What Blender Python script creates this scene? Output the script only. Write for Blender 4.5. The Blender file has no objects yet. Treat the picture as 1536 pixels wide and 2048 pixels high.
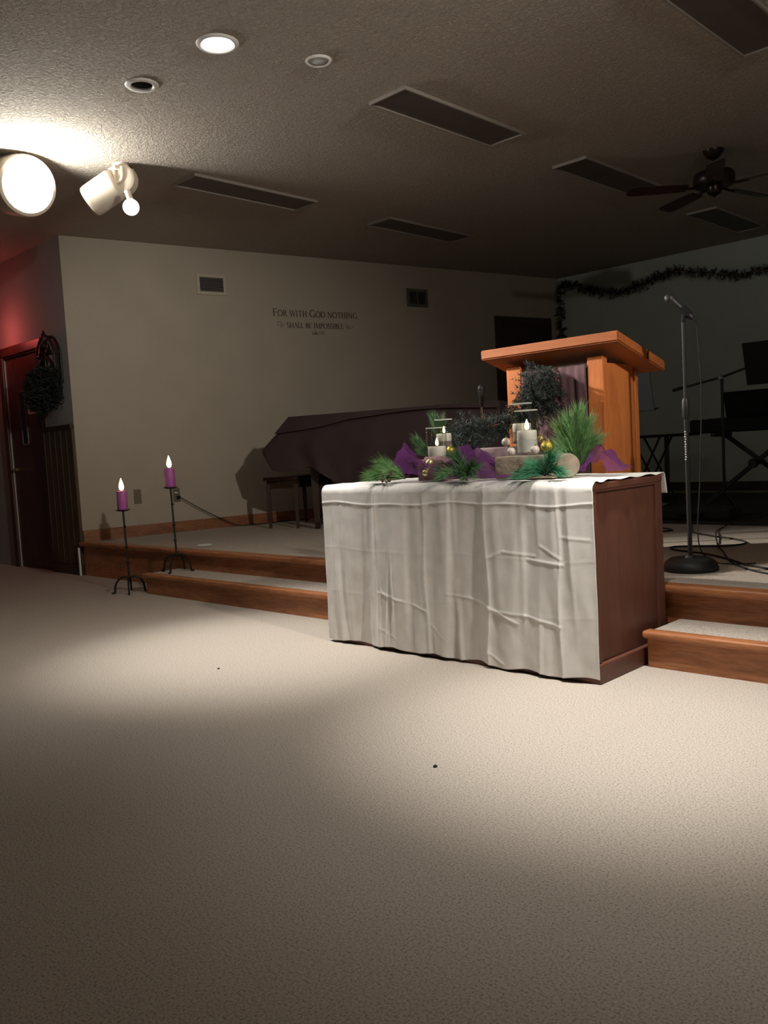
import bpy, bmesh, math, random
from math import sin, cos, pi, radians, sqrt, exp
from mathutils import Vector, Matrix, noise

sc = bpy.context.scene
COL = sc.collection

# ------------------------------------------------------------------ camera
cam_d = bpy.data.cameras.new('camera')
cam_d.sensor_fit = 'VERTICAL'
cam_d.lens = 26.0
cam_d.sensor_height = 26.0 * 2048 / 1716.0
cam_d.clip_start = 0.05
cam = bpy.data.objects.new('camera', cam_d)
COL.objects.link(cam)
Rm = Matrix(((0.71556913, -0.00976886, 0.69847362),
             (0.69624409, 0.09101017, -0.71201216),
             (-0.05661265, 0.99580205, 0.07192558)))
cam.matrix_world = Matrix.Translation((0, 0, 1.0)) @ Rm.to_4x4()
sc.camera = cam

# ------------------------------------------------------------------ world, lights, exposure
w = bpy.data.worlds.new('world')
sc.world = w
w.use_nodes = True
w.node_tree.nodes['Background'].inputs[0].default_value = (1.0, 1.0, 0.97, 1)
w.node_tree.nodes['Background'].inputs[1].default_value = 0.013
sc.view_settings.view_transform = 'Standard'
sc.view_settings.look = 'None'
sc.view_settings.exposure = 0.0
sc.view_settings.gamma = 1.0
sc.cycles.use_denoising = True
sc.cycles.max_bounces = 8
sc.cycles.transparent_max_bounces = 32
sc.cycles.sample_clamp_indirect = 4.0


def aim(o, target):
    d = Vector(target) - o.location
    o.rotation_euler = d.to_track_quat('-Z', 'Y').to_euler()


def spot(name, loc, target, energy, angle, blend, color=(1, 0.93, 0.83), radius=0.05):
    l = bpy.data.lights.new(name, 'SPOT')
    l.energy = energy
    l.spot_size = radians(angle)
    l.spot_blend = blend
    l.color = color
    l.shadow_soft_size = radius
    o = bpy.data.objects.new(name, l)
    COL.objects.link(o)
    o.location = loc
    aim(o, target)
    return o


def point(name, loc, energy, color, radius=0.03):
    l = bpy.data.lights.new(name, 'POINT')
    l.energy = energy
    l.color = color
    l.shadow_soft_size = radius
    o = bpy.data.objects.new(name, l)
    COL.objects.link(o)
    o.location = loc
    return o


WARM = (1.0, 0.965, 0.915)
# recessed ceiling cans in a row above the front of the altar: a tight pool and a wide spill each
for cx_, e_, a_ in ((-3.665, 360, 46), (-1.50, 480, 44), (0.67, 85, 44)):  # rightmost one is unseen, added for the right floor edge and lectern side
    spot('can_light_lamp', (cx_, 2.725, 3.085), (cx_ + 0.04, 2.70, 0), e_, a_, 1.0, WARM, 0.05)
    spot('can_light_spill', (cx_, 2.725, 3.085), (cx_ + 0.12, 2.68, 0), e_ * 0.28, 68, 1.0, WARM, 0.05)
# ceiling flood on the right of the chancel (outside the picture) and the one seen on the left,
# each with an added upward spot that brightens the ceiling
spot('flood_lamp', (0.75, 2.35, 2.86), (-4.25, 3.40, 1.25), 390, 62, 0.8, (1.0, 0.92, 0.82), 0.05)
spot('ceiling_fill', (0.75, 2.40, 2.80), (0.2, 2.6, 3.6), 100, 165, 0.5, (1.0, 0.94, 0.85), 0.06)
spot('flood_lamp', (-5.60, 2.62, 2.93), (-2.3, 4.3, 1.25), 1000, 40, 0.9, (1.0, 0.93, 0.82), 0.06)
spot('ceiling_fill', (-5.60, 2.63, 2.86), (-5.3, 2.75, 3.6), 46, 168, 0.4, (1.0, 0.96, 0.88), 0.06)
# added spot, set by the globe lamp to brighten the corner of the beige wall
spot('wall_corner_fill', (-5.40, 3.19, 2.72), (-7.4, 4.5, 2.0), 26, 74, 1.0, (1.0, 0.96, 0.9), 0.05)
# red exit sign light over the side door
point('exit_sign_lamp', (-8.72, 3.38, 2.36), 4.2, (1.0, 0.13, 0.12), 0.08)


# ------------------------------------------------------------------ materials
MATS = {}


def mat(name, color, rough=0.6, metal=0.0, var=0.0, vscale=20.0, bump=0.0, bscale=80.0, color2=None, emit=None,
        emit_s=0.0, stretch=(1, 1, 1), spec=0.5, detail=3.0, sheen=0.0):
    if name in MATS:
        return MATS[name]
    m = bpy.data.materials.new(name)
    m.use_nodes = True
    nt = m.node_tree
    b = nt.nodes['Principled BSDF']
    b.inputs['Roughness'].default_value = rough
    b.inputs['Metallic'].default_value = metal
    b.inputs['Specular IOR Level'].default_value = spec
    b.inputs['Base Color'].default_value = (*color, 1)
    if sheen:
        b.inputs['Sheen Weight'].default_value = sheen
    tc = nt.nodes.new('ShaderNodeTexCoord')
    mp = nt.nodes.new('ShaderNodeMapping')
    mp.inputs['Scale'].default_value = stretch
    nt.links.new(tc.outputs['Object'], mp.inputs['Vector'])
    if var or color2:
        n = nt.nodes.new('ShaderNodeTexNoise')
        n.inputs['Scale'].default_value = vscale
        n.inputs['Detail'].default_value = detail
        nt.links.new(mp.outputs[0], n.inputs['Vector'])
        r = nt.nodes.new('ShaderNodeValToRGB')
        c2 = color2 or tuple(c * (1 - var) for c in color)
        c1 = color if color2 else tuple(c * (1 + var) for c in color)
        r.color_ramp.elements[0].position = 0.35
        r.color_ramp.elements[1].position = 0.65
        r.color_ramp.elements[0].color = (*c2, 1)
        r.color_ramp.elements[1].color = (*c1, 1)
        nt.links.new(n.outputs['Fac'], r.inputs['Fac'])
        nt.links.new(r.outputs['Color'], b.inputs['Base Color'])
    if bump:
        n2 = nt.nodes.new('ShaderNodeTexNoise')
        n2.inputs['Scale'].default_value = bscale
        n2.inputs['Detail'].default_value = 4.0
        nt.links.new(mp.outputs[0], n2.inputs['Vector'])
        bp = nt.nodes.new('ShaderNodeBump')
        bp.inputs['Strength'].default_value = bump
        bp.inputs['Distance'].default_value = 0.01
        nt.links.new(n2.outputs['Fac'], bp.inputs['Height'])
        nt.links.new(bp.outputs[0], b.inputs['Normal'])
    if emit:
        b.inputs['Emission Color'].default_value = (*emit, 1)
        b.inputs['Emission Strength'].default_value = emit_s
    MATS[name] = m
    return m


def wood(name, c1, c2, axis='X', scale=6.0, rough=0.42):
    """grain running along AXIS"""
    if name in MATS:
        return MATS[name]
    m = bpy.data.materials.new(name)
    m.use_nodes = True
    nt = m.node_tree
    b = nt.nodes['Principled BSDF']
    b.inputs['Roughness'].default_value = rough
    tc = nt.nodes.new('ShaderNodeTexCoord')
    mp = nt.nodes.new('ShaderNodeMapping')
    st = {'X': (0.12, 1, 1), 'Y': (1, 0.12, 1), 'Z': (1, 1, 0.12)}[axis]
    mp.inputs['Scale'].default_value = st
    nt.links.new(tc.outputs['Object'], mp.inputs['Vector'])
    n = nt.nodes.new('ShaderNodeTexNoise')
    n.inputs['Scale'].default_value = scale * 2.2
    n.inputs['Detail'].default_value = 5
    n.inputs['Distortion'].default_value = 1.1
    nt.links.new(mp.outputs[0], n.inputs['Vector'])
    n2 = nt.nodes.new('ShaderNodeTexNoise')
    n2.inputs['Scale'].default_value = scale * 16
    n2.inputs['Detail'].default_value = 3
    nt.links.new(mp.outputs[0], n2.inputs['Vector'])
    mx = nt.nodes.new('ShaderNodeMath')
    mx.operation = 'MULTIPLY_ADD'
    mx.inputs[1].default_value = 0.45
    nt.links.new(n2.outputs['Fac'], mx.inputs[0])
    sb = nt.nodes.new('ShaderNodeMath')
    sb.operation = 'MULTIPLY'
    sb.inputs[1].default_value = 0.6
    nt.links.new(n.outputs['Fac'], sb.inputs[0])
    nt.links.new(sb.outputs[0], mx.inputs[2])
    r = nt.nodes.new('ShaderNodeValToRGB')
    r.color_ramp.elements[0].position = 0.38
    r.color_ramp.elements[1].position = 0.66
    r.color_ramp.elements[0].color = (*c2, 1)
    r.color_ramp.elements[1].color = (*c1, 1)
    nt.links.new(mx.outputs[0], r.inputs['Fac'])
    nt.links.new(r.outputs['Color'], b.inputs['Base Color'])
    bp = nt.nodes.new('ShaderNodeBump')
    bp.inputs['Strength'].default_value = 0.12
    bp.inputs['Distance'].default_value = 0.003
    nt.links.new(mx.outputs[0], bp.inputs['Height'])
    nt.links.new(bp.outputs[0], b.inputs['Normal'])
    MATS[name] = m
    return m


def carpet_mat(name, c1, c2, c3):
    m = bpy.data.materials.new(name)
    m.use_nodes = True
    nt = m.node_tree
    b = nt.nodes['Principled BSDF']
    b.inputs['Roughness'].default_value = 0.95
    b.inputs['Specular IOR Level'].default_value = 0.1
    tc = nt.nodes.new('ShaderNodeTexCoord')
    n = nt.nodes.new('ShaderNodeTexNoise')
    n.inputs['Scale'].default_value = 170
    n.inputs['Detail'].default_value = 3
    n.inputs['Roughness'].default_value = 0.7
    nt.links.new(tc.outputs['Object'], n.inputs['Vector'])
    r = nt.nodes.new('ShaderNodeValToRGB')
    r.color_ramp.elements[0].position = 0.34
    r.color_ramp.elements[1].position = 0.66
    r.color_ramp.elements[0].color = (*c2, 1)
    r.color_ramp.elements[1].color = (*c1, 1)
    e = r.color_ramp.elements.new(0.47)
    e.color = (*c3, 1)
    nt.links.new(n.outputs['Fac'], r.inputs['Fac'])
    nt.links.new(r.outputs['Color'], b.inputs['Base Color'])
    bp = nt.nodes.new('ShaderNodeBump')
    bp.inputs['Strength'].default_value = 0.35
    bp.inputs['Distance'].default_value = 0.004
    nt.links.new(n.outputs['Fac'], bp.inputs['Height'])
    nt.links.new(bp.outputs[0], b.inputs['Normal'])
    return m


def ceiling_mat(name, c):
    m = bpy.data.materials.new(name)
    m.use_nodes = True
    nt = m.node_tree
    b = nt.nodes['Principled BSDF']
    b.inputs['Roughness'].default_value = 0.95
    b.inputs['Specular IOR Level'].default_value = 0.1
    b.inputs['Base Color'].default_value = (*c, 1)
    tc = nt.nodes.new('ShaderNodeTexCoord')
    n = nt.nodes.new('ShaderNodeTexNoise')
    n.inputs['Scale'].default_value = 42
    n.inputs['Detail'].default_value = 4
    n.inputs['Roughness'].default_value = 0.6
    n.inputs['Distortion'].default_value = 0.8
    nt.links.new(tc.outputs['Object'], n.inputs['Vector'])
    r = nt.nodes.new('ShaderNodeValToRGB')
    r.color_ramp.elements[0].position = 0.40
    r.color_ramp.elements[1].position = 0.60
    nt.links.new(n.outputs['Fac'], r.inputs['Fac'])
    bp = nt.nodes.new('ShaderNodeBump')
    bp.inputs['Strength'].default_value = 0.9
    bp.inputs['Distance'].default_value = 0.010
    nt.links.new(r.outputs['Color'], bp.inputs['Height'])
    nt.links.new(bp.outputs[0], b.inputs['Normal'])
    return m


def glass_mat(name, gloss=None, rough=0.03):
    m = bpy.data.materials.new(name)
    m.use_nodes = True
    nt = m.node_tree
    for n in list(nt.nodes):
        nt.nodes.remove(n)
    out = nt.nodes.new('ShaderNodeOutputMaterial')
    tr = nt.nodes.new('ShaderNodeBsdfTransparent')
    tr.inputs[0].default_value = (0.96, 0.975, 0.97, 1)
    gl = nt.nodes.new('ShaderNodeBsdfGlossy')
    gl.inputs['Roughness'].default_value = rough
    lw = nt.nodes.new('ShaderNodeLayerWeight')
    lw.inputs['Blend'].default_value = 0.5
    pw = nt.nodes.new('ShaderNodeMath')
    pw.operation = 'POWER'
    pw.inputs[1].default_value = 4.0
    nt.links.new(lw.outputs['Facing'], pw.inputs[0])
    fr = nt.nodes.new('ShaderNodeMath')
    fr.operation = 'MULTIPLY_ADD'
    fr.inputs[1].default_value = 0.8
    fr.inputs[2].default_value = 0.03
    nt.links.new(pw.outputs[0], fr.inputs[0])
    mx = nt.nodes.new('ShaderNodeMixShader')
    if gloss is None:
        nt.links.new(fr.outputs[0], mx.inputs[0])
    else:
        mx.inputs[0].default_value = gloss
    nt.links.new(tr.outputs[0], mx.inputs[1])
    nt.links.new(gl.outputs[0], mx.inputs[2])
    nt.links.new(mx.outputs[0], out.inputs[0])
    return m


def tulle_mat(name, color, alpha):
    m = bpy.data.materials.new(name)
    m.use_nodes = True
    nt = m.node_tree
    for n in list(nt.nodes):
        nt.nodes.remove(n)
    out = nt.nodes.new('ShaderNodeOutputMaterial')
    tr = nt.nodes.new('ShaderNodeBsdfTransparent')
    df = nt.nodes.new('ShaderNodeBsdfDiffuse')
    df.inputs[0].default_value = (*color, 1)
    tl = nt.nodes.new('ShaderNodeBsdfTranslucent')
    tl.inputs[0].default_value = (*color, 1)
    m1 = nt.nodes.new('ShaderNodeMixShader')
    m1.inputs[0].default_value = 0.45
    nt.links.new(df.outputs[0], m1.inputs[1])
    nt.links.new(tl.outputs[0], m1.inputs[2])
    mx = nt.nodes.new('ShaderNodeMixShader')
    mx.inputs[0].default_value = alpha
    nt.links.new(tr.outputs[0], mx.inputs[1])
    nt.links.new(m1.outputs[0], mx.inputs[2])
    nt.links.new(mx.outputs[0], out.inputs[0])
    return m


def glow(name, color, s):
    if name in MATS:
        return MATS[name]
    m = bpy.data.materials.new(name)
    m.use_nodes = True
    nt = m.node_tree
    nt.nodes.remove(nt.nodes['Principled BSDF'])
    e = nt.nodes.new('ShaderNodeEmission')
    e.inputs[0].default_value = (*color, 1)
    e.inputs[1].default_value = s
    nt.links.new(e.outputs[0], nt.nodes['Material Output'].inputs[0])
    MATS[name] = m
    return m


CARPET = carpet_mat('carpet', (0.56, 0.495, 0.425), (0.24, 0.21, 0.175), (0.44, 0.385, 0.325))
CEIL = ceiling_mat('ceiling_texture', (0.52, 0.465, 0.40))
PLASTER = mat('beige_plaster', (0.37, 0.325, 0.258), 0.9, var=0.03, vscale=3, bump=0.15, bscale=120)
GREYWALL = mat('grey_plaster', (0.50, 0.57, 0.53), 0.9, var=0.03, vscale=3, bump=0.1, bscale=100)
PALEWALL = mat('pale_plaster', (0.38, 0.37, 0.35), 0.9, var=0.03, vscale=3)
OAK_X = wood('oak_along_x', (0.50, 0.20, 0.080), (0.25, 0.088, 0.032), 'X', 7)
OAK_Y = wood('oak_along_y', (0.30, 0.12, 0.045), (0.15, 0.055, 0.02), 'Y', 7)
LECT_X = wood('lectern_oak_x', (0.47, 0.148, 0.042), (0.36, 0.105, 0.029), 'X', 5)
LECT_Z = wood('lectern_oak_z', (0.66, 0.212, 0.058), (0.48, 0.140, 0.036), 'Z', 5)
CHERRY_Z = wood('cherry_upright', (0.125, 0.046, 0.028), (0.085, 0.030, 0.019), 'Z', 5, 0.5)
CHERRY_Y = wood('cherry_flat', (0.135, 0.05, 0.030), (0.095, 0.034, 0.02), 'Y', 5, 0.5)
DARKWOOD = wood('dark_wood', (0.055, 0.026, 0.014), (0.03, 0.014, 0.008), 'Z', 6)
REDDOOR = wood('door_wood', (0.10, 0.036, 0.022), (0.055, 0.02, 0.013), 'Z', 5)
WAINSCOT = wood('wainscot_wood', (0.10, 0.068, 0.035), (0.06, 0.04, 0.02), 'Z', 5)
LINEN = mat('white_linen', (0.70, 0.675, 0.635), 0.9, var=0.05, vscale=14, bump=0.1, bscale=500, sheen=0.1)
IRON = mat('black_iron', (0.02, 0.018, 0.016), 0.5, 0.6)
BLACK = mat('black_plastic', (0.010, 0.011, 0.012), 0.75, spec=0.2)
BLACKM = mat('black_metal', (0.016, 0.016, 0.016), 0.5, 0.0, spec=0.4)
RUBBER = mat('black_rubber', (0.012, 0.010, 0.009), 0.8)
CHROME = mat('chrome', (0.5, 0.5, 0.5), 0.25, 1.0)
PURPLEWAX = mat('purple_wax', (0.40, 0.11, 0.36), 0.5, var=0.06, vscale=30)
WHITEWAX = mat('white_wax', (0.78, 0.72, 0.64), 0.5, var=0.04, vscale=30)
WICK = mat('charred_wick', (0.02, 0.015, 0.01), 0.9)
FLAME = glow('candle_flame', (1.0, 0.62, 0.26), 26)
PINE = mat('pine_green', (0.17, 0.34, 0.125), 0.5, var=0.35, vscale=60)
PINEDK = mat('pine_deep_green', (0.085, 0.19, 0.075), 0.5, var=0.3, vscale=60)
PINEBL = mat('pine_blue_green', (0.06, 0.25, 0.13), 0.5, var=0.3, vscale=60)
SPRUCE = mat('dark_spruce', (0.026, 0.038, 0.033), 0.7, var=0.4, vscale=50)
TINSEL = mat('black_green_tinsel', (0.010, 0.014, 0.011), 0.7, var=0.3, vscale=50)
TWIG = mat('brown_twig', (0.12, 0.07, 0.035), 0.8)
CONE = mat('dark_red_brown_cone', (0.10, 0.03, 0.022), 0.6, var=0.3, vscale=90)
TULLE = tulle_mat('purple_tulle', (0.15, 0.045, 0.17), 0.55)
PURPLECLOTH = mat('dull_purple_cloth', (0.105, 0.054, 0.062), 0.9, var=0.06, vscale=8)
COVERCLOTH = mat('dark_plum_cloth', (0.045, 0.026, 0.028), 0.85, var=0.08, vscale=5)
GLASS = glass_mat('clear_glass')
STONE = mat('grey_tan_stone', (0.28, 0.225, 0.165), 0.9, var=0.25, vscale=16, bump=0.5, bscale=40)
BARKLOG = mat('purple_grey_block', (0.27, 0.19, 0.20), 0.9, var=0.15, vscale=18, bump=0.3, bscale=40)
SLABRED = mat('mauve_block', (0.26, 0.14, 0.17), 0.9, var=0.15, vscale=18, bump=0.3, bscale=40)
PEARL = mat('pearl_white', (0.62, 0.55, 0.50), 0.35, var=0.08, vscale=60)
GOLD = mat('gold_glitter', (0.55, 0.45, 0.08), 0.32, 0.75, color2=(0.22, 0.17, 0.02), vscale=90, bump=0.4, bscale=160)
PALEGOLD = mat('pale_gold', (0.80, 0.68, 0.36), 0.25, 0.8)
IVORY = mat('ivory_plastic', (0.34, 0.27, 0.19), 0.5)
BRONZEPL = mat('bronze_plate', (0.13, 0.105, 0.075), 0.45, 0.3)
VENTM = mat('vent_enamel', (0.42, 0.37, 0.29), 0.5)
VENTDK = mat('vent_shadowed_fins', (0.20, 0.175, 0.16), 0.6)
VENTDARKM = mat('dark_grille_enamel', (0.10, 0.09, 0.075), 0.5)
VENTVOID = mat('duct_dark', (0.012, 0.012, 0.012), 0.9)
PANELM = mat('grey_panel', (0.115, 0.095, 0.08), 0.6, var=0.05, vscale=10)
PANELFR = mat('panel_frame', (0.27, 0.235, 0.20), 0.5)
WHITEM = mat('white_enamel', (0.75, 0.73, 0.70), 0.4)
WHITEFIX = mat('ivory_enamel', (0.66, 0.58, 0.47), 0.45)
CANIN = mat('can_reflector', (0.55, 0.55, 0.56), 0.35, 0.6)
CANDARK = mat('can_black_baffle', (0.05, 0.04, 0.035), 0.7)
LAMPON = glow('lamp_lens_on', (1.0, 0.98, 0.93), 22)
FLOODON = glow('flood_lens_on', (1.0, 0.98, 0.92), 60)
LAMPSOFT = glow('lamp_lens_soft', (0.86, 0.93, 1.0), 1.3)
TEXTM = mat('brown_vinyl', (0.055, 0.033, 0.018), 0.6)
TEXTFAINT = mat('pale_brown_vinyl', (0.15, 0.115, 0.075), 0.6)
PAPER = mat('white_paper', (0.75, 0.73, 0.70), 0.8)
FANM = mat('dark_bronze', (0.03, 0.022, 0.018), 0.35, 0.7)
FANBL = wood('dark_walnut_blade', (0.055, 0.022, 0.014), (0.03, 0.013, 0.009), 'X', 5)
MATDARK = mat('black_mat', (0.022, 0.019, 0.017), 0.95, var=0.2, vscale=60)
KEYW = mat('white_keys', (0.08, 0.08, 0.08), 0.5)
EXITR = glow('exit_red', (1.0, 0.05, 0.04), 4)


# ------------------------------------------------------------------ mesh helpers
def link(name, me, m, parent=None, origin=None, smooth=False):
    o = bpy.data.objects.new(name, me)
    COL.objects.link(o)
    off = Vector((0, 0, 0))
    if parent is not None:
        off = world_loc(parent)
    elif origin is not None:
        off = Vector(origin)
    if off.length > 0:
        me.transform(Matrix.Translation(-off))
    if parent is not None:
        o.parent = parent
    else:
        o.location = off
    for mm in (m if isinstance(m, (list, tuple)) else [m]):
        me.materials.append(mm)
    if smooth:
        me.polygons.foreach_set('use_smooth', [True] * len(me.polygons))
        me.update()
    return o


def world_loc(o):
    v = Vector((0, 0, 0))
    while o is not None:
        v += Vector(o.location)
        o = o.parent
    return v


def obj(name, bm, m, parent=None, origin=None, smooth=False, normals=True):
    if normals:
        bmesh.ops.recalc_face_normals(bm, faces=bm.faces)
    me = bpy.data.meshes.new(name)
    bm.to_mesh(me)
    bm.free()
    o = link(name, me, m, parent, origin, smooth)
    if smooth:
        try:
            me.set_sharp_from_angle(angle=radians(40))
        except Exception:
            pass
    return o


def raw(name, verts, faces, m, parent=None, origin=None, smooth=False):
    me = bpy.data.meshes.new(name)
    me.from_pydata(verts, [], faces)
    me.update()
    return link(name, me, m, parent, origin, smooth)


def tag(o, label=None, cat=None, group=None, kind=None):
    if label:
        o['label'] = label
    if cat:
        o['category'] = cat
    if group:
        o['group'] = group
    if kind:
        o['kind'] = kind
    return o


def thing(name, label, cat, loc=(0, 0, 0), group=None, kind=None):
    o = bpy.data.objects.new(name, None)
    o.empty_display_size = 0.1
    COL.objects.link(o)
    o.location = loc
    return tag(o, label, cat, group, kind)


def dup(root, loc, label=None, group=None):
    r = root.copy()
    COL.objects.link(r)
    r.location = loc
    if label:
        r['label'] = label
    if group:
        r['group'] = group
    for ch in list(root.children):
        c = ch.copy()
        COL.objects.link(c)
        c.parent = r
        for g in list(ch.children):
            d = g.copy()
            COL.objects.link(d)
            d.parent = c
    return r


def box(bm, x0, x1, y0, y1, z0, z1, bev=0.0, seg=2):
    return obox(bm, ((x0 + x1) / 2, (y0 + y1) / 2, (z0 + z1) / 2), (1, 0, 0), (0, 1, 0), (0, 0, 1),
                abs(x1 - x0), abs(y1 - y0), abs(z1 - z0), bev, seg)


def obox(bm, c, ax, ay, az, sx, sy, sz, bev=0.0, seg=2):
    c, ax, ay, az = Vector(c), Vector(ax), Vector(ay), Vector(az)
    vs = []
    for k in (-0.5, 0.5):
        for j in (-0.5, 0.5):
            for i in (-0.5, 0.5):
                vs.append(bm.verts.new(c + ax * (i * sx) + ay * (j * sy) + az * (k * sz)))
    fs = []
    for q in ((0, 1, 3, 2), (4, 6, 7, 5), (0, 4, 5, 1), (2, 3, 7, 6), (0, 2, 6, 4), (1, 5, 7, 3)):
        fs.append(bm.faces.new([vs[k] for k in q]))
    if bev > 0:
        es = list({e for f in fs for e in f.edges})
        bmesh.ops.bevel(bm, geom=es, offset=bev, segments=seg, affect='EDGES', profile=0.5)


def frame_of(d):
    d = Vector(d).normalized()
    a = Vector((0, 0, 1)) if abs(d.z) < 0.9 else Vector((1, 0, 0))
    u = d.cross(a).normalized()
    v = d.cross(u).normalized()
    return d, u, v


def tube(bm, pts, r, n=8, cap=True):
    pts = [Vector(p) for p in pts]
    rs = r if isinstance(r, (list, tuple)) else [r] * len(pts)
    rings = []
    d0 = (pts[1] - pts[0]).normalized()
    _, u, v = frame_of(d0)
    for i, p in enumerate(pts):
        if i == 0:
            d = pts[1] - pts[0]
        elif i == len(pts) - 1:
            d = pts[-1] - pts[-2]
        else:
            d = pts[i + 1] - pts[i - 1]
        d.normalize()
        u = (u - d * u.dot(d))
        if u.length < 1e-6:
            _, u, v = frame_of(d)
        u.normalize()
        v = d.cross(u)
        rings.append([bm.verts.new(p + (u * cos(2 * pi * k / n) + v * sin(2 * pi * k / n)) * rs[i]) for k in range(n)])
    for a, b in zip(rings, rings[1:]):
        for k in range(n):
            bm.faces.new((a[k], a[(k + 1) % n], b[(k + 1) % n], b[k]))
    if cap:
        bm.faces.new(rings[0][::-1])
        bm.faces.new(rings[-1])


def cyl(bm, p0, p1, r0, r1=None, n=24):
    tube(bm, [p0, p1], [r0, r0 if r1 is None else r1], n)


def lathe(bm, prof, c=(0, 0, 0), n=32, axis=(0, 0, 1), close=False):
    """prof = [(radius, height)...] revolved about AXIS through C"""
    d, u, v = frame_of(axis)
    c = Vector(c)
    rings = []
    for r, h in prof:
        if r < 1e-6:
            rings.append([bm.verts.new(c + d * h)])
        else:
            rings.append([bm.verts.new(c + d * h + (u * cos(2 * pi * k / n) + v * sin(2 * pi * k / n)) * r) for k in range(n)])
    prs = list(zip(rings, rings[1:]))
    if close:
        prs.append((rings[-1], rings[0]))
    for a, b in prs:
        if len(a) == 1 and len(b) == 1:
            continue
        for k in range(n):
            k2 = (k + 1) % n
            if len(a) == 1:
                bm.faces.new((a[0], b[k2], b[k]))
            elif len(b) == 1:
                bm.faces.new((a[k], a[k2], b[0]))
            else:
                bm.faces.new((a[k], a[k2], b[k2], b[k]))


def ball(bm, c, r, n=20, sq=(1, 1, 1)):
    m = Matrix.Translation(c) @ Matrix.Diagonal((sq[0], sq[1], sq[2], 1))
    bmesh.ops.create_uvsphere(bm, u_segments=n, v_segments=max(8, n // 2), radius=r, matrix=m)


def prism(bm, outline, z0, z1):
    """vertical prism over an xy outline"""
    a = [bm.verts.new((x, y, z0)) for x, y in outline]
    b = [bm.verts.new((x, y, z1)) for x, y in outline]
    n = len(outline)
    bm.faces.new(a[::-1])
    bm.faces.new(b)
    for k in range(n):
        bm.faces.new((a[k], a[(k + 1) % n], b[(k + 1) % n], b[k]))


def B():
    return bmesh.new()


def smoothpath(pts, n=8):
    """Catmull-Rom through pts"""
    P = [Vector(p) for p in pts]
    P = [P[0] * 2 - P[1]] + P + [P[-1] * 2 - P[-2]]
    out = []
    for i in range(1, len(P) - 2):
        for k in range(n):
            t = k / n
            a, b, c, d = P[i - 1], P[i], P[i + 1], P[i + 2]
            out.append(0.5 * ((2 * b) + (c - a) * t + (2 * a - 5 * b + 4 * c - d) * t * t + (3 * b - a - 3 * c + d) * t ** 3))
    out.append(P[-2])
    return out


# ------------------------------------------------------------------ the room
ZC = 3.10          # ceiling
ZP = 0.31          # platform top
YB = 9.85          # back wall
DV = Vector((0.2071, 0.9783, 0)).normalized()       # along the splayed left wall
W0 = Vector((-7.548, 3.70, 0))
NV = Vector((DV.y, -DV.x, 0))                        # out of it, into the room
MID = -2.605                                         # centre line of the chancel


def wp(u, z, d=0.0):
    return W0 + DV * u + Vector((0, 0, z)) + NV * d


def wbox(bm, u0, u1, z0, z1, d0, d1, bev=0.0):
    c = wp((u0 + u1) / 2, (z0 + z1) / 2, (d0 + d1) / 2)
    obox(bm, c, DV, NV, (0, 0, 1), u1 - u0, d1 - d0, z1 - z0, bev)


bm = B()
box(bm, -13, 8, -5, 3.9, -0.1, 0)
tag(obj('floor', bm, CARPET), kind='structure')

# ceiling with true holes for the three recessed cans
HOLES = [(-3.665, 2.725, 0.083), (-3.489, 3.252, 0.058), (-4.324, 2.679, 0.062), (-1.50, 2.725, 0.083)]
bm = B()
xs = sorted({-13.0, 8.0} | {x for h in HOLES for x in (h[0] - h[2] - 0.02, h[0] + h[2] + 0.02)})
ys = sorted({-5.0, 10.0} | {y for h in HOLES for y in (h[1] - h[2] - 0.02, h[1] + h[2] + 0.02)})
for i in range(len(xs) - 1):
    for j in range(len(ys) - 1):
        x0, x1, y0, y1 = xs[i], xs[i + 1], ys[j], ys[j + 1]
        hit = [h for h in HOLES if h[0] - h[2] - 0.021 < x0 and x1 < h[0] + h[2] + 0.021 and h[1] - h[2] - 0.021 < y0 and y1 < h[1] + h[2] + 0.021]
        if not hit:
            bm.faces.new([bm.verts.new(p) for p in ((x0, y0, ZC), (x0, y1, ZC), (x1, y1, ZC), (x1, y0, ZC))])
for hx, hy, hr in HOLES:
    n = 32
    s = hr + 0.02
    inner = [bm.verts.new((hx + hr * cos(2 * pi * k / n), hy + hr * sin(2 * pi * k / n), ZC)) for k in range(n)]
    outer = []
    for k in range(n):
        a = 2 * pi * k / n
        q = max(abs(cos(a)), abs(sin(a)))
        outer.append(bm.verts.new((hx + s * cos(a) / q, hy + s * sin(a) / q, ZC)))
    for k in range(n):
        bm.faces.new((inner[k], outer[k], outer[(k + 1) % n], inner[(k + 1) % n]))
tag(obj('ceiling', bm, CEIL), kind='structure')

# walls
UB = (YB - W0.y) / DV.y
bm = B()
wbox(bm, 0, UB + 0.1, 0, ZC, -0.12, 0)
tag(obj('wall_left', bm, PLASTER), kind='structure')
bm = B()
box(bm, W0.x + 0.2071 / 0.9783 * (YB - W0.y) - 0.6, 1.6, YB, YB + 0.12, 0, ZC)
tag(obj('wall_back', bm, GREYWALL), kind='structure')
bm = B()
box(bm, -13, -8.98, 3.70, 3.82, 0, ZC)
box(bm, -8.98, -8.15, 3.70, 3.82, 2.16, ZC)
box(bm, -8.15, W0.x - 0.001, 3.70, 3.82, 0, ZC)
tag(obj('wall_front_left', bm, PALEWALL), kind='structure')
# mirrored right side of the chancel (outside the picture)
bm = B()
xr = 2 * MID - W0.x
obox(bm, (xr - DV.x * UB / 2 + 0.06, W0.y + DV.y * UB / 2, ZC / 2), (-DV.x, DV.y, 0), (DV.y, DV.x, 0), (0, 0, 1), UB + 0.1, 0.12, ZC)
box(bm, xr, 8, 3.70, 3.82, 0, ZC)
tag(obj('wall_right', bm, PLASTER), kind='structure')

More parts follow.
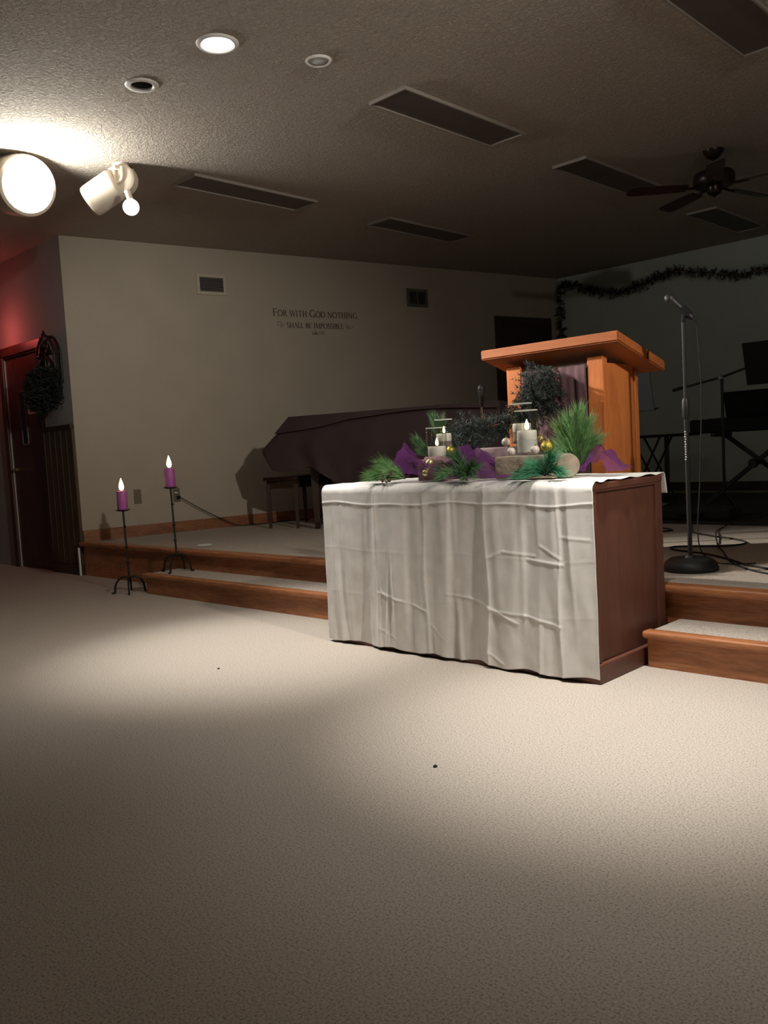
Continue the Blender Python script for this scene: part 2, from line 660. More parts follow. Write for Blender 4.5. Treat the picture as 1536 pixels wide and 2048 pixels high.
# wainscot on the front left wall and its cap
bm = B()
box(bm, -8.13, W0.x - 0.004, 3.672, 3.70, 0.10, 1.36)
for k in range(5):
    box(bm, -8.13 + k * 0.116, -8.13 + k * 0.116 + 0.004, 3.668, 3.673, 0.10, 1.36)
tag(obj('wall_front_left_wainscot', bm, WAINSCOT), kind='structure')
bm = B()
box(bm, -8.13, W0.x - 0.002, 3.66, 3.70, 1.36, 1.40, 0.006)
tag(obj('trim_1', bm, DARKWOOD), kind='structure')
bm = B()
box(bm, -8.13, W0.x - 0.002, 3.655, 3.70, 0.0, 0.10, 0.006)
tag(obj('baseboard_front_left', bm, DARKWOOD), kind='structure')
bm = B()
box(bm, W0.x - 0.012, W0.x + 0.01, 3.64, 3.655, 0.0, 0.26, 0.003)  # white strip paints in the light reflecting on the corner trim
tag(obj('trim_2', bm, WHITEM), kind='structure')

# baseboards on the platform
bm = B()
wbox(bm, 0.0, UB - 0.01, ZP, ZP + 0.105, 0.0, 0.018, 0.004)
tag(obj('baseboard_left', bm, OAK_Y), kind='structure')
bm = B()
box(bm, -6.2, 1.0, YB - 0.018, YB, ZP, ZP + 0.105, 0.004)
tag(obj('baseboard_back', bm, DARKWOOD), kind='structure')

# the platform: carpeted top, oak nosing and riser
YR = 3.70
plat = thing('stage_platform', 'raised platform with grey carpet and oak front edge', 'platform', (MID, YR, 0), kind='structure')
bm = B()
prism(bm, [(W0.x + 0.004, YR + 0.012), (xr, YR + 0.012), (xr - 0.2117 * (YB - YR), YB), (W0.x + 0.2117 * (YB - YR), YB)], 0.02, ZP)
obj('carpet_top', bm, CARPET, plat)
bm = B()
box(bm, W0.x + 0.012, xr, YR - 0.012, YR + 0.010, 0.0, ZP - 0.034)
obj('riser', bm, OAK_X, plat)
bm = B()
box(bm, W0.x + 0.012, xr, YR - 0.055, YR + 0.045, ZP - 0.034, ZP + 0.003, 0.012, 3)
obj('nosing', bm, OAK_X, plat)

# ------------------------------------------------------------------ door on the front left wall
d1 = thing('door_1', None, None, (-8.56, 3.70, 0), kind='structure')
bm = B()
box(bm, -8.98, -8.15, 3.715, 3.755, 0.005, 2.155, 0.003)
dd = obj('door_slab', bm, REDDOOR, d1)
bm = B()
for a in ((-9.06, -8.97, 0, 2.24), (-8.16, -8.07, 0, 2.24)):
    box(bm, a[0], a[1], 3.675, 3.70, a[2], a[3], 0.006)
box(bm, -9.09, -8.04, 3.668, 3.70, 2.16, 2.25, 0.006)
box(bm, -9.05, -8.08, 3.69, 3.76, 2.145, 2.163)
obj('door_casing', bm, REDDOOR, d1)
bm = B()
for a in ((-8.70, -8.685, 1.25, 1.80), (-8.575, -8.56, 1.25, 1.80), (-8.70, -8.56, 1.25, 1.268), (-8.70, -8.56, 1.782, 1.80)):
    box(bm, a[0], a[1], 3.703, 3.716, a[2], a[3], 0.002)
obj('vision_panel_frame', bm, mat('mauve_trim', (0.16, 0.11, 0.115), 0.5), d1)
bm = B()
box(bm, -8.686, -8.574, 3.709, 3.716, 1.266, 1.784)
obj('vision_panel_glass', bm, mat('dark_glass', (0.01, 0.01, 0.012), 0.1), d1)
bm = B()
lathe(bm, [(0.0, 0), (0.026, 0), (0.026, 0.008), (0.010, 0.012), (0.010, 0.05), (0.0, 0.05)], (-8.91, 3.715, 1.01), 16, (0, -1, 0))
tube(bm, [(-8.91, 3.668, 1.01), (-8.86, 3.662, 1.01), (-8.80, 3.664, 1.012)], 0.008, 8)
h = obj('door_handle', bm, mat('brass', (0.5, 0.36, 0.16), 0.3, 1.0), d1, smooth=True)

# white framed notice half behind the swag
nt_ = thing('wall_notice', 'small white framed notice mostly hidden behind the dark green swag', 'notice', (-8.26, 3.67, 1.64))
bm = B()
box(bm, -8.40, -8.10, 3.663, 3.674, 1.545, 1.745, 0.002)
obj('backing', bm, mat('notice_grey', (0.12, 0.10, 0.10), 0.7), nt_)
bm = B()
for a in ((-8.40, -8.372, 1.545, 1.745), (-8.128, -8.10, 1.545, 1.745), (-8.372, -8.128, 1.545, 1.573), (-8.372, -8.128, 1.717, 1.745)):
    box(bm, a[0], a[1], 3.655, 3.664, a[2], a[3], 0.002)
obj('frame', bm, PAPER, nt_)

# exit sign over the door, its red light falls on the wall
ex = thing('exit_sign', 'red lit exit sign above the side door', 'sign', (-9.34, 3.70, 2.46))
bm = B()
box(bm, -9.50, -9.18, 3.64, 3.70, 2.40, 2.58, 0.005)
obj('housing', bm, WHITEM, ex)
bm = B()
box(bm, -9.49, -9.19, 3.634, 3.641, 2.41, 2.57)
obj('face', bm, EXITR, ex)

# door on the far part of the left wall
d2 = thing('door_2', None, None, wp(5.64, 0), kind='structure')
bm = B()
wbox(bm, 5.24, 6.04, ZP + 0.01, 2.50, -0.02, 0.012)
obj('door_slab', bm, mat('near_black_red', (0.035, 0.016, 0.014), 0.5), d2)
bm = B()
wbox(bm, 5.158, 5.24, ZP, 2.575, 0.0, 0.022, 0.004)
wbox(bm, 6.04, 6.12, ZP, 2.575, 0.0, 0.022, 0.004)
wbox(bm, 5.158, 6.12, 2.50, 2.578, 0.0, 0.024, 0.004)
obj('door_casing', bm, DARKWOOD, d2)

# ------------------------------------------------------------------ steps either side of the altar
HS = 0.157


def step(x0, x1, label):
    s = thing('carpeted_step', label, 'step', ((x0 + x1) / 2, 3.40, 0), 'steps up to the platform')
    bm = B()
    box(bm, x0 + 0.012, x1 - 0.012, 3.40, YR - 0.013, 0.0, HS - 0.001)
    obj('tread_carpet', bm, CARPET, s)
    bm = B()
    box(bm, x0 + 0.012, x1 - 0.012, 3.386, 3.402, 0.0, HS - 0.03)
    for xx in (x0, x1 - 0.012):
        box(bm, xx + (0.004 if xx == x0 else 0), xx + (0.012 if xx == x0 else 0.008), 3.386, YR - 0.014, 0.0, HS - 0.03)
    obj('riser', bm, OAK_X, s)
    bm = B()
    box(bm, x0 - 0.012, x1 + 0.012, 3.362, 3.432, HS - 0.030, HS + 0.003, 0.011, 3)
    obj('nosing', bm, OAK_X, s)
    return s


step(-5.93, -3.435, 'long carpeted oak step left of the altar, holding one candle stand')
step(-1.775, 0.72, 'carpeted oak step right of the altar, below the round-based microphone stand')

# ------------------------------------------------------------------ altar (communion table)
AX0, AX1, AY0, AY1, AZ = -3.405, -1.80, 3.03, 3.63, 0.82
al = thing('altar_table', 'reddish-brown wooden altar table with panelled side, under a white cloth', 'table', ((AX0 + AX1) / 2, (AY0 + AY1) / 2, 0))
bm = B()
box(bm, AX0 + 0.02, AX1 - 0.022, AY0 + 0.02, AY1 - 0.02, 0.0, AZ - 0.03)
obj('body', bm, CHERRY_Z, al)
bm = B()
box(bm, AX0, AX1, AY0, AY1, AZ - 0.03, AZ, 0.006)
obj('tabletop', bm, CHERRY_Y, al)
for sx, xa, xb in ((1, AX1 - 0.022, AX1 - 0.003), (-1, AX0 + 0.003, AX0 + 0.022)):
    bm = B()
    box(bm, xa, xb, AY0 + 0.004, AY0 + 0.03, 0.085, AZ - 0.03, 0.002)
    box(bm, xa, xb, AY1 - 0.062, AY1 - 0.004, 0.085, AZ - 0.03, 0.002)
    box(bm, xa, xb, AY0 + 0.03, AY1 - 0.062, AZ - 0.034 - 0.004, AZ - 0.03)
    obj('side_frame', bm, CHERRY_Z, al)
    bm = B()
    xc = (xa + xb) / 2 - sx * 0.006
    box(bm, xc - 0.005, xc + 0.005, AY0 + 0.03, AY1 - 0.062, 0.085, AZ - 0.038)
    obj('side_panel', bm, CHERRY_Z, al)
bm = B()
box(bm, AX0 - 0.002, AX1 + 0.006, AY0 - 0.004, AY1 + 0.0, 0.0, 0.082, 0.006)
obj('plinth', bm, CHERRY_Y, al)

# cloth
random.seed(4)
CREASEX = [(-3.355, 0.004, 0.02), (-3.015, 0.011, 0.012), (-2.70, 0.010, 0.013), (-2.335, 0.012, 0.012), (-1.955, 0.012, 0.012)]
FOLDS = []
for k in range(44):
    FOLDS.append((random.uniform(AX0, AX1), random.uniform(0.004, 0.010), random.uniform(0.010, 0.030), random.uniform(-0.05, 0.05), random.random()))
SEG = [((-3.02, .291), (-2.86, .262), .011), ((-2.86, .262), (-2.70, .222), .008), ((-3.0, .30), (-2.90, .235), .006),
       ((-2.57, .315), (-2.45, .305), .008), ((-2.45, .305), (-2.335, .276), .010), ((-2.335, .274), (-2.18, .218), .012), ((-2.335, .262), (-2.14, .255), .008),
       ((-2.14, .255), (-1.955, .226), .010), ((-2.24, .527), (-2.08, .515), .006), ((-2.12, .50), (-1.94, .484), .008), ((-2.33, .495), (-2.24, .53), .006),
       ((-2.05, .56), (-1.95, .51), .006), ((-2.34, .07), (-2.26, .03), .008), ((-1.94, .6), (-1.82, .59), .005),
       ((-3.02, .11), (-2.9, .06), .005), ((-2.68, .16), (-2.60, .10), .005)]
HLINE = [(0.735, 0.0028, 0.0040), (0.50, 0.0004, 0.006), (0.27, 0.0003, 0.006)]


def segdist(px, pz, a, b):
    dx, dz = b[0] - a[0], b[1] - a[1]
    t = max(0, min(1, ((px - a[0]) * dx + (pz - a[1]) * dz) / (dx * dx + dz * dz)))
    return sqrt((px - a[0] - t * dx) ** 2 + (pz - a[1] - t * dz) ** 2)


def cloth_out(x, z):
    """how far the hanging front stands out from the table"""
    t = max(0.0, min(1.0, (AZ - z) / AZ))
    d = 0.012 + 0.012 * t
    for cx, a, wd in CREASEX:
        q = abs(x - cx - 0.012 * (t - 0.5) - 0.006 * sin(9 * t + cx * 7)) / wd
        d += a * exp(-q) * (0.35 + 0.9 * t)
    for fx, a, wd, dr, ph in FOLDS:
        amp = a * min(1.0, 0.25 + 1.1 * t) * (0.55 + 0.45 * sin(5 * t + 6.28 * ph))
        d += amp * exp(-((x - fx - dr * t) / wd) ** 2)
    d += 0.012 * t * sin(x * 8.5 + 0.7) + 0.006 * (0.2 + t) * sin(x * 19 + 1.2 * t) + 0.004 * (0.3 + t) * sin(x * 43 + 1.5 * sin(x * 5) + t)
    for hz, a, wd in HLINE:
        q = (z - hz - 0.006 * sin(x * 7) - 0.004 * sin(x * 17 + 1)) / wd
        d += a * exp(-q * q)
    for a, b, amp in SEG:
        if min(a[0], b[0]) - 0.05 < x < max(a[0], b[0]) + 0.05 and min(a[1], b[1]) - 0.05 < z < max(a[1], b[1]) + 0.05:
            d += 0.26 * amp * exp(-(segdist(x, z, a, b) / 0.0065) ** 2)
    d += 0.004 * noise.noise((x * 10, z * 2.0, 1.3)) + 0.0012 * noise.noise((x * 30, z * 12, 4.0)) * (0.4 + t)
    return max(0.006, d)


prof = []                        # (kind, y, z)
for k in range(10):
    prof.append(('b', AY1 + 0.020, AZ - 0.085 + 0.085 * k / 10))
for k in range(5):
    a = (k / 4) * pi / 2
    prof.append(('c', AY1 + 0.003 + 0.017 * cos(a), AZ - 0.005 + 0.016 * sin(a)))
NT = 36
for k in range(1, NT):
    prof.append(('t', AY1 - (AY1 - AY0 - 0.03) * k / NT, AZ + 0.011))
for k in range(0, 9):
    a = (k / 8) * pi / 2
    prof.append(('r', AY0 + 0.03 - 0.045 * sin(a), AZ - 0.030 + 0.041 * cos(a)))
NF = 190
for k in range(1, NF + 1):
    prof.append(('f', AY0, (AZ - 0.030) * (1 - k / NF) + 0.012 * (k / NF)))
NX = 330
CX0, CX1 = AX0 - 0.012, AX1 + 0.004
vs, fs = [], []
for i in range(NX + 1):
    x = CX0 + (CX1 - CX0) * i / NX
    for j, (kd, y, z) in enumerate(prof):
        xx, yy, zz = x, y, z
        if kd == 'f':
            yy = AY0 - cloth_out(x, z)
            tt = (AZ - z) / AZ
            if z < 0.2:
                zz = z + (0.2 - z) / 0.2 * (0.008 * noise.noise((x * 5, 3, 0)) + 0.006 * sin(x * 23) + 0.006)
            xx = x + 0.006 * noise.noise((z * 5, x * 2, 9)) * (1 if 0 < i < NX else 1.0)
        elif kd == 'r':
            q = (AY0 + 0.03 - y) / 0.045
            yy = y - (cloth_out(x, AZ - 0.03) - 0.015) * q * 0.9
            zz = z + 0.004 * noise.noise((x * 8, y * 8, 2))
        elif kd == 't':
            zz = z + 0.004 * abs(noise.noise((x * 7, y * 9, 5))) + 0.003 * noise.noise((x * 20, y * 16, 2))
            e = max(0.0, 1 - (CX1 - x) / 0.05)
            zz += 0.004 * e * sin(y * 38 + 1) - 0.004 * e
            xx = x + (0.006 * sin(y * 31) * e)
        elif kd == 'b':
            t = (AZ - z) / 0.085
            yy = y + 0.012 * t + 0.006 * sin(x * 20) * t
        vs.append((xx, yy, zz))
m_ = len(prof)
for i in range(NX):
    for j in range(m_ - 1):
        a = i * m_ + j
        fs.append((a, a + m_, a + m_ + 1, a + 1))
cl = raw('altar_cloth', vs, fs, LINEN, None, ((AX0 + AX1) / 2, AY0, AZ), True)
so = cl.modifiers.new('thickness', 'SOLIDIFY')
so.thickness = 0.0025
so.offset = 1.0
tag(cl, 'wrinkled white linen cloth hanging to the floor over the front of the altar', 'cloth')

TZ = AZ + 0.017       # top of the cloth

# ------------------------------------------------------------------ lectern
le = thing('lectern', 'orange oak lectern with a sloped top standing on the platform behind the altar', 'lectern', (-2.69, 4.34, ZP))
LY0, LY1 = 4.15, 4.53
for x0, x1 in ((-3.005, -2.905), (-2.47, -2.372)):
    bm = B()
    box(bm, x0, x1, LY0, LY0 + 0.045, ZP, 1.44, 0.004)
    obj('front_post', bm, LECT_Z, le)
for x0, x1 in ((-3.0, -2.98), (-2.395, -2.375)):
    bm = B()
    box(bm, x0, x1, LY0 + 0.045, LY1 - 0.055, ZP, 1.40)
    obj('side_panel', bm, LECT_Z, le)
for x0, x1 in ((-3.005, -2.955), (-2.42, -2.372)):
    bm = B()
    box(bm, x0, x1, LY1 - 0.040, LY1, ZP, 1.36, 0.004)
    obj('rear_post', bm, LECT_Z, le)
bm = B()
box(bm, -2.905, -2.47, LY0 + 0.012, LY0 + 0.028, ZP + 0.02, 1.42)
obj('front_panel', bm, DARKWOOD, le)
bm = B()
box(bm, -2.98, -2.395, LY0 + 0.05, LY1 - 0.05, ZP + 0.35, ZP + 0.37)
obj('inner_shelf', bm, LECT_X, le)
# sloped top with a bevelled rim
bm = B()
vt = []
TX0, TX1, TY0, TY1 = -3.125, -2.235, 4.07, 4.585
for (x, y, z) in ((TX0, TY0, 1.494), (TX1, TY0, 1.494), (TX1, TY1, 1.352), (TX0, TY1, 1.352),
                  (TX0, TY0, 1.549), (TX1, TY0, 1.549), (TX1, TY1, 1.410), (TX0, TY1, 1.410)):
    vt.append(bm.verts.new((x, y, z)))
for q in ((0, 3, 2, 1), (4, 5, 6, 7), (0, 1, 5, 4), (1, 2, 6, 5), (2, 3, 7, 6), (3, 0, 4, 7)):
    bm.faces.new([vt[k] for k in q])
bmesh.ops.bevel(bm, geom=list(bm.edges), offset=0.006, segments=2, affect='EDGES')
obj('sloped_top', bm, LECT_X, le)
bm = B()
obox(bm, (TX1 + 0.002, 4.385, 1.437), (1, 0, 0), Vector((0, 0.515, -0.142)).normalized(), Vector((0, 0.142, 0.515)).normalized(), 0.004, 0.010, 0.05)
obj('top_joint_strip', bm, DARKWOOD, le)
bm = B()
wv = []
n = 40
for i in range(n + 1):
    x = -2.90 + 0.425 * i / n
    wv.append((x, LY0 + 0.004 - 0.006 * sin(i * 0.55) - 0.004 * sin(i * 1.3)))
vs, fs = [], []
for i, (x, y) in enumerate(wv):
    for j in range(12):
        vs.append((x, y - 0.004 * sin(j * 0.5 + i * 0.2), 1.40 - (1.40 - 0.62) * j / 11))
for i in range(n):
    for j in range(11):
        a = i * 12 + j
        fs.append((a, a + 12, a + 13, a + 1))
bm.free()
pc = raw('lectern_cloth', vs, fs, PURPLECLOTH, None, (-2.69, LY0, 1.40), True)
sm_ = pc.modifiers.new('thickness', 'SOLIDIFY')
sm_.thickness = 0.003
tag(pc, 'dull purple cloth hanging between the front posts of the lectern', 'cloth')

# ------------------------------------------------------------------ floor candle stands
def candle_stand(base, label, kink):
    bx, by, bz = base
    s = thing('candle_stand', label, 'candle stand', base, 'iron candle stands at the left of the steps')
    bm = B()
    hz = 0.115
    tube(bm, [(bx, by, bz + hz), (bx - 0.004, by, bz + 0.30), (bx - 0.010, by, bz + 0.48), (bx - 0.014, by, bz + 0.642)], 0.0075, 8)
    for z in (0.24, 0.36, 0.52):
        ball(bm, (bx - 0.006, by, bz + z), 0.0125, 12, (1, 1, 0.8))
    obj('stem', bm, IRON, s, smooth=True)
    for k in range(4):
        a = pi / 4 + k * pi / 2 + kink
        c_, s_ = cos(a), sin(a)
        pts = [(0.0, 0.118), (0.035, 0.128), (0.075, 0.112), (0.103, 0.075), (0.112, 0.03), (0.116, 0.006), (0.138, 0.006)]
        bm = B()
        tube(bm, smoothpath([(bx + r * c_, by + r * s_, bz + z) for r, z in pts], 4), 0.0075, 8)
        obj('leg', bm, IRON, s, smooth=True)
    bm = B()
    lathe(bm, [(0.0, 0.640), (0.03, 0.640), (0.055, 0.648), (0.057, 0.652), (0.0, 0.651)], (bx - 0.014, by, bz), 28)
    obj('drip_plate', bm, IRON, s, smooth=True)
    return s


def pillar_candle(name, c, r, h, m, label, group=None, flame=0.014, lit=True, dip=0.008):
    cx, cy, cz = c
    s = thing(name, label, 'candle', c, group)
    bm = B()
    lathe(bm, [(0, 0), (r * 0.96, 0), (r, 0.004), (r, h * 0.55), (r * 1.0, h - 0.006), (r * 0.93, h), (r * 0.78, h - 0.002), (r * 0.4, h - dip), (0, h - dip)], c, 28)
    obj('wax', bm, m, s, smooth=True)
    bm = B()
    tube(bm, [(cx, cy, cz + h - dip - 0.002), (cx + 0.001, cy, cz + h + 0.004), (cx + 0.003, cy, cz + h + 0.010)], 0.0014, 6)
    obj('wick', bm, WICK, s)
    if lit:
        bm = B()
        f = flame
        lathe(bm, [(0, 0), (f * 0.45, f * 0.3), (f * 0.62, f * 0.9), (f * 0.5, f * 1.7), (f * 0.25, f * 2.5), (0, f * 3.2)], (cx + 0.002, cy, cz + h + 0.003), 14)
        obj('flame', bm, FLAME, s, smooth=True)
    return s


S1 = (-6.11, 3.345, 0.0)
S2 = (-5.775, 3.575, HS)
candle_stand(S1, 'black iron candle stand on the floor, nearest to the door', 0.20)
candle_stand(S2, 'black iron candle stand on the carpeted step', -0.25)
pillar_candle('purple_candle', (S1[0] - 0.014, S1[1], S1[2] + 0.652), 0.040, 0.145, PURPLEWAX, 'lit purple pillar candle on the candle stand that stands on the floor', 'purple candles on iron stands', 0.031)
pillar_candle('purple_candle', (S2[0] - 0.014, S2[1], S2[2] + 0.652), 0.040, 0.145, PURPLEWAX, 'lit purple pillar candle on the candle stand that stands on the step', 'purple candles on iron stands', 0.030)

# ------------------------------------------------------------------ decorations on the altar
def block(name, label, c, sx, sy, sz, m, seed, rot=0.0):
    random.seed(seed)
    bm = B()
    ca, sa = cos(rot), sin(rot)
    obox(bm, (c[0], c[1], c[2] + sz / 2), (ca, sa, 0), (-sa, ca, 0), (0, 0, 1), sx, sy, sz, min(sx, sy, sz) * 0.08, 2)
    bmesh.ops.subdivide_edges(bm, edges=[e for e in bm.edges if e.calc_length() > 0.03], cuts=4, use_grid_fill=True)
    for v in bm.verts:
        d = 0.0035 * noise.noise((v.co.x * 30 + seed, v.co.y * 30, v.co.z * 30)) + 0.002 * noise.noise((v.co.x * 80, v.co.y * 80, v.co.z * 80 + seed))
        cc = Vector(c) + Vector((0, 0, sz / 2))
        v.co += (v.co - cc).normalized() * d
        if v.co.z < c[2] + 0.004:
            v.co.z = c[2] + 0.001
    return tag(obj(name, bm, m, None, c, True), label, 'block')


block('stone_block', 'rough tan stone block under the front candle glass at the right', (-2.215, 3.235, TZ), 0.30, 0.18, 0.103, STONE, 3, 0.05)
block('wood_block', 'mauve grey block behind the tan stone, with the rear candle glass on it', (-2.48, 3.44, TZ), 0.36, 0.13, 0.145, BARKLOG, 7, 0.02)
block('wood_block', 'mauve block under the front candle glass at the left', (-2.755, 3.20, TZ), 0.16, 0.12, 0.105, SLABRED, 11, 0.1)
block('wood_block', 'mauve block in the tulle under the rear candle glass at the left', (-2.88, 3.40, TZ), 0.18, 0.12, 0.115, SLABRED, 15, -0.1)
bm = B()
lathe(bm, [(0, 0), (0.048, 0), (0.052, 0.006), (0.052, 0.028), (0.048, 0.034), (0, 0.034)], (-2.045, 3.235, TZ + 0.051), 24, Vector((0.72, -0.70, 0.02)))
tag(obj('wood_slice', bm, STONE, None, (-2.045, 3.235, TZ), True), 'round tan wood slice leaning at the right end of the stone block', 'wood slice')


def glass_cylinder(c, r, h, label):
    s = thing('candle_glass', label, 'candle holder', c, 'clear glass candle cylinders on the altar')
    t = 0.0030
    bm = B()
    lathe(bm, [(0, 0), (r - 0.003, 0), (r, 0.003), (r, h - 0.0015), (r - t / 2, h), (r - t, h - 0.0015), (r - t, 0.010), (0, 0.010)], c, 40)
    obj('cylinder_wall', bm, GLASS, s, smooth=True)
    bm = B()
    lathe(bm, [(r - t - 0.0006, h - 0.002), (r + 0.0012, h - 0.002), (r + 0.0012, h + 0.0016), (r - t - 0.0006, h + 0.0016)], c, 40, close=True)
    obj('rim', bm, RIMG, s, smooth=True)
    return s


RIMG = tulle_mat('glass_rim', (0.75, 0.78, 0.76), 0.42)  # whitish diffuse colour stands in for light caught along the rim
GF_L = (-2.752, 3.20, TZ + 0.107)
GB_L = (-2.872, 3.40, TZ + 0.117)
GF_R = (-2.255, 3.25, TZ + 0.105)
GB_R = (-2.40, 3.42, TZ + 0.147)
glass_cylinder(GF_L, 0.050, 0.150, 'short clear glass cylinder at the front of the left pair')
glass_cylinder(GB_L, 0.045, 0.185, 'tall clear glass cylinder at the back of the left pair')
glass_cylinder(GF_R, 0.051, 0.200, 'clear glass cylinder on the tan stone block, front of the right pair')
glass_cylinder(GB_R, 0.051, 0.200, 'clear glass cylinder on the mauve grey block, back of the right pair')
gp = 'white candles in the glasses'
pillar_candle('white_candle', (GF_L[0], GF_L[1], GF_L[2] + 0.012), 0.044, 0.048, WHITEWAX, 'lit white candle low in the front glass of the left pair', gp, 0.012)
bm = B()
lathe(bm, [(0, 0), (0.038, 0), (0.039, 0.004), (0.039, 0.062), (0, 0.062)], (GB_L[0], GB_L[1], GB_L[2] + 0.0105), 28)
tag(obj('glass_filling', bm, mat('clear_grey_filling', (0.20, 0.17, 0.16), 0.3), None, (GB_L[0], GB_L[1], GB_L[2]), True), 'greyish filling under the candle in the rear left glass', 'filling')
pillar_candle('white_candle', (GB_L[0], GB_L[1], GB_L[2] + 0.0735), 0.039, 0.040, WHITEWAX, 'lit white candle halfway up the rear glass of the left pair', gp, 0.011)
bm = B()
lathe(bm, [(0, 0), (0.045, 0), (0.046, 0.004), (0.046, 0.055), (0, 0.055)], (GF_R[0], GF_R[1], GF_R[2] + 0.0105), 28)  # solid white shape in place of the reflection at the water surface
tag(obj('glass_filling', bm, mat('white_water_reflection', (0.60, 0.58, 0.54), 0.3, var=0.06, vscale=25), None, GF_R, True), 'white filling as the reflection in the water under the candle in the front right glass', 'filling')
pillar_candle('white_candle', (GF_R[0], GF_R[1], GF_R[2] + 0.066), 0.045, 0.044, WHITEWAX, 'lit white candle above the white reflection filling in the front right glass', gp, 0.015)
bm = B()
lathe(bm, [(0, 0), (0.042, 0), (0.043, 0.004), (0.043, 0.055), (0, 0.055)], (GB_R[0], GB_R[1], GB_R[2] + 0.0105), 28)
tag(obj('glass_filling', bm, mat('clear_grey_filling', (0.20, 0.17, 0.16), 0.3), None, (GB_R[0], GB_R[1], GB_R[2]), True), 'greyish filling under the candle in the rear right glass', 'filling')
pillar_candle('white_candle', (GB_R[0], GB_R[1], GB_R[2] + 0.066), 0.044, 0.040, WHITEWAX, 'unlit white candle in the rear glass of the right pair', gp, 0.012, lit=False)


def bauble(name, c, r, m, label, group, capdir=(0.3, -0.2, 1)):
    s = thing(name, label, 'bauble', c, group)
    bm = B()
    ball(bm, c, r, 20)
    obj('globe', bm, m, s, smooth=True)
    d = Vector(capdir).normalized()
    bm = B()
    lathe(bm, [(0, r * 0.92), (r * 0.24, r * 0.92), (r * 0.24, r * 1.16), (0, r * 1.18)], c, 12, d)
    tube(bm, [Vector(c) + d * (r * 1.15) + frame_of(d)[1] * 0.003 * cos(a) * 1.0 + d * 0.003 * (1 + sin(a)) for a in [k * pi / 4 for k in range(9)]], 0.0006, 5)
    obj('hanger_cap', bm, PALEGOLD, s, smooth=True)
    return s


bauble('pearl_bauble', (-2.462, 3.372, TZ + 0.147 + 0.021), 0.021, PEARL, 'pearl white bauble on the mauve grey block, left of the rear right glass', 'pearl baubles by the right candles')
bauble('pearl_bauble', (-2.292, 3.175, TZ + 0.105 + 0.019), 0.019, PEARL, 'small pearl white bauble on the stone, left of the front right glass', 'pearl baubles by the right candles')
bauble('pearl_bauble', (-2.178, 3.195, TZ + 0.105 + 0.021), 0.021, PEARL, 'pearl white bauble on the stone, between front right glass and gold ball', 'pearl baubles by the right candles')
bauble('gold_bauble', (-2.132, 3.225, TZ + 0.105 + 0.030), 0.030, GOLD, 'large glittery gold bauble at the right end of the stone block', 'gold baubles on the altar')
bauble('gold_bauble', (-2.300, 3.43, TZ + 0.147 + 0.022), 0.022, PALEGOLD, 'small shiny gold bauble behind the front right glass', 'gold baubles on the altar')
bauble('gold_bauble', (-2.785, 3.345, TZ + 0.117 + 0.024), 0.024, GOLD, 'yellow gold bauble right of the front left glass', 'gold baubles on the altar')
bm = B()
gx, gy, gz = -2.742, 3.105, TZ + 0.064
tube(bm, smoothpath([(gx + 0.012, gy + 0.03, gz + 0.045), (gx + 0.006, gy + 0.012, gz + 0.02), (gx, gy, gz - 0.012)], 5), [0.008, 0.012, 0.016, 0.018, 0.018, 0.018, 0.017, 0.016, 0.014, 0.012, 0.008], 12)
ball(bm, (gx - 0.004, gy - 0.006, gz - 0.022), 0.016, 14)
tag(obj('gold_bell', bm, PALEGOLD, None, (gx, gy, gz), True), 'small pale gold bell ornament hanging against the left mauve block', 'ornament')


def needles_mesh(spec):
    """spec: list of (base, tip, width) -> thin tapered three-sided needles"""
    V, F = [], []
    for p, q, wd in spec:
        p, q = Vector(p), Vector(q)
        _, u, v = frame_of(q - p)
        i = len(V)
        for k in range(3):
            a = 2 * pi * k / 3
            V.append(p + (u * cos(a) + v * sin(a)) * wd)
        V.append(q)
        F += [(i, i + 1, i + 3), (i + 1, i + 2, i + 3), (i + 2, i, i + 3), (i, i + 2, i + 1)]
    return V, F


def pine_sprig(base, tips, label, m, seed, nl=0.085, dens=130, spread=0.75, name='pine_sprig', zmin=None, group='pine sprigs on the altar', wd=0.0016):
    """long-needled pine sprig: a twig per tip and a brush of needles round each twig"""
    random.seed(seed)
    s = thing(name, label, 'greenery', base, group)
    bm = B()
    spec = []
    b = Vector(base)
    for tp in tips:
        tp = Vector(tp)
        midp = b.lerp(tp, 0.5) + Vector((0, 0, 0.012))
        path = smoothpath([b, midp, tp], 8)
        tube(bm, path, [0.0035 - 0.002 * i / (len(path) - 1) for i in range(len(path))], 6)
        L = (tp - b).length
        for k in range(int(dens * 2.2)):
            t = random.random() ** 0.75
            f = t * (len(path) - 1)
            i = min(int(f), len(path) - 2)
            p = path[i].lerp(path[i + 1], f - i)
            d = (path[i + 1] - path[i]).normalized()
            _, u, v = frame_of(d)
            a = random.uniform(0, 2 * pi)
            sp = random.uniform(0.25, 1.0) * spread
            dr = (d + (u * cos(a) + v * sin(a)) * sp).normalized()
            l = nl * 1.12 * random.uniform(0.65, 1.1)
            q = p + dr * l + Vector((0, 0, -0.12 * l))
            if zmin is not None and q.z < zmin:
                q.z = zmin + random.random() * 0.01
            spec.append((p, q, wd))
    obj('twig', bm, TWIG, s, smooth=True)
    V, F = needles_mesh(spec)
    raw('needles', V, F, m, s)
    return s


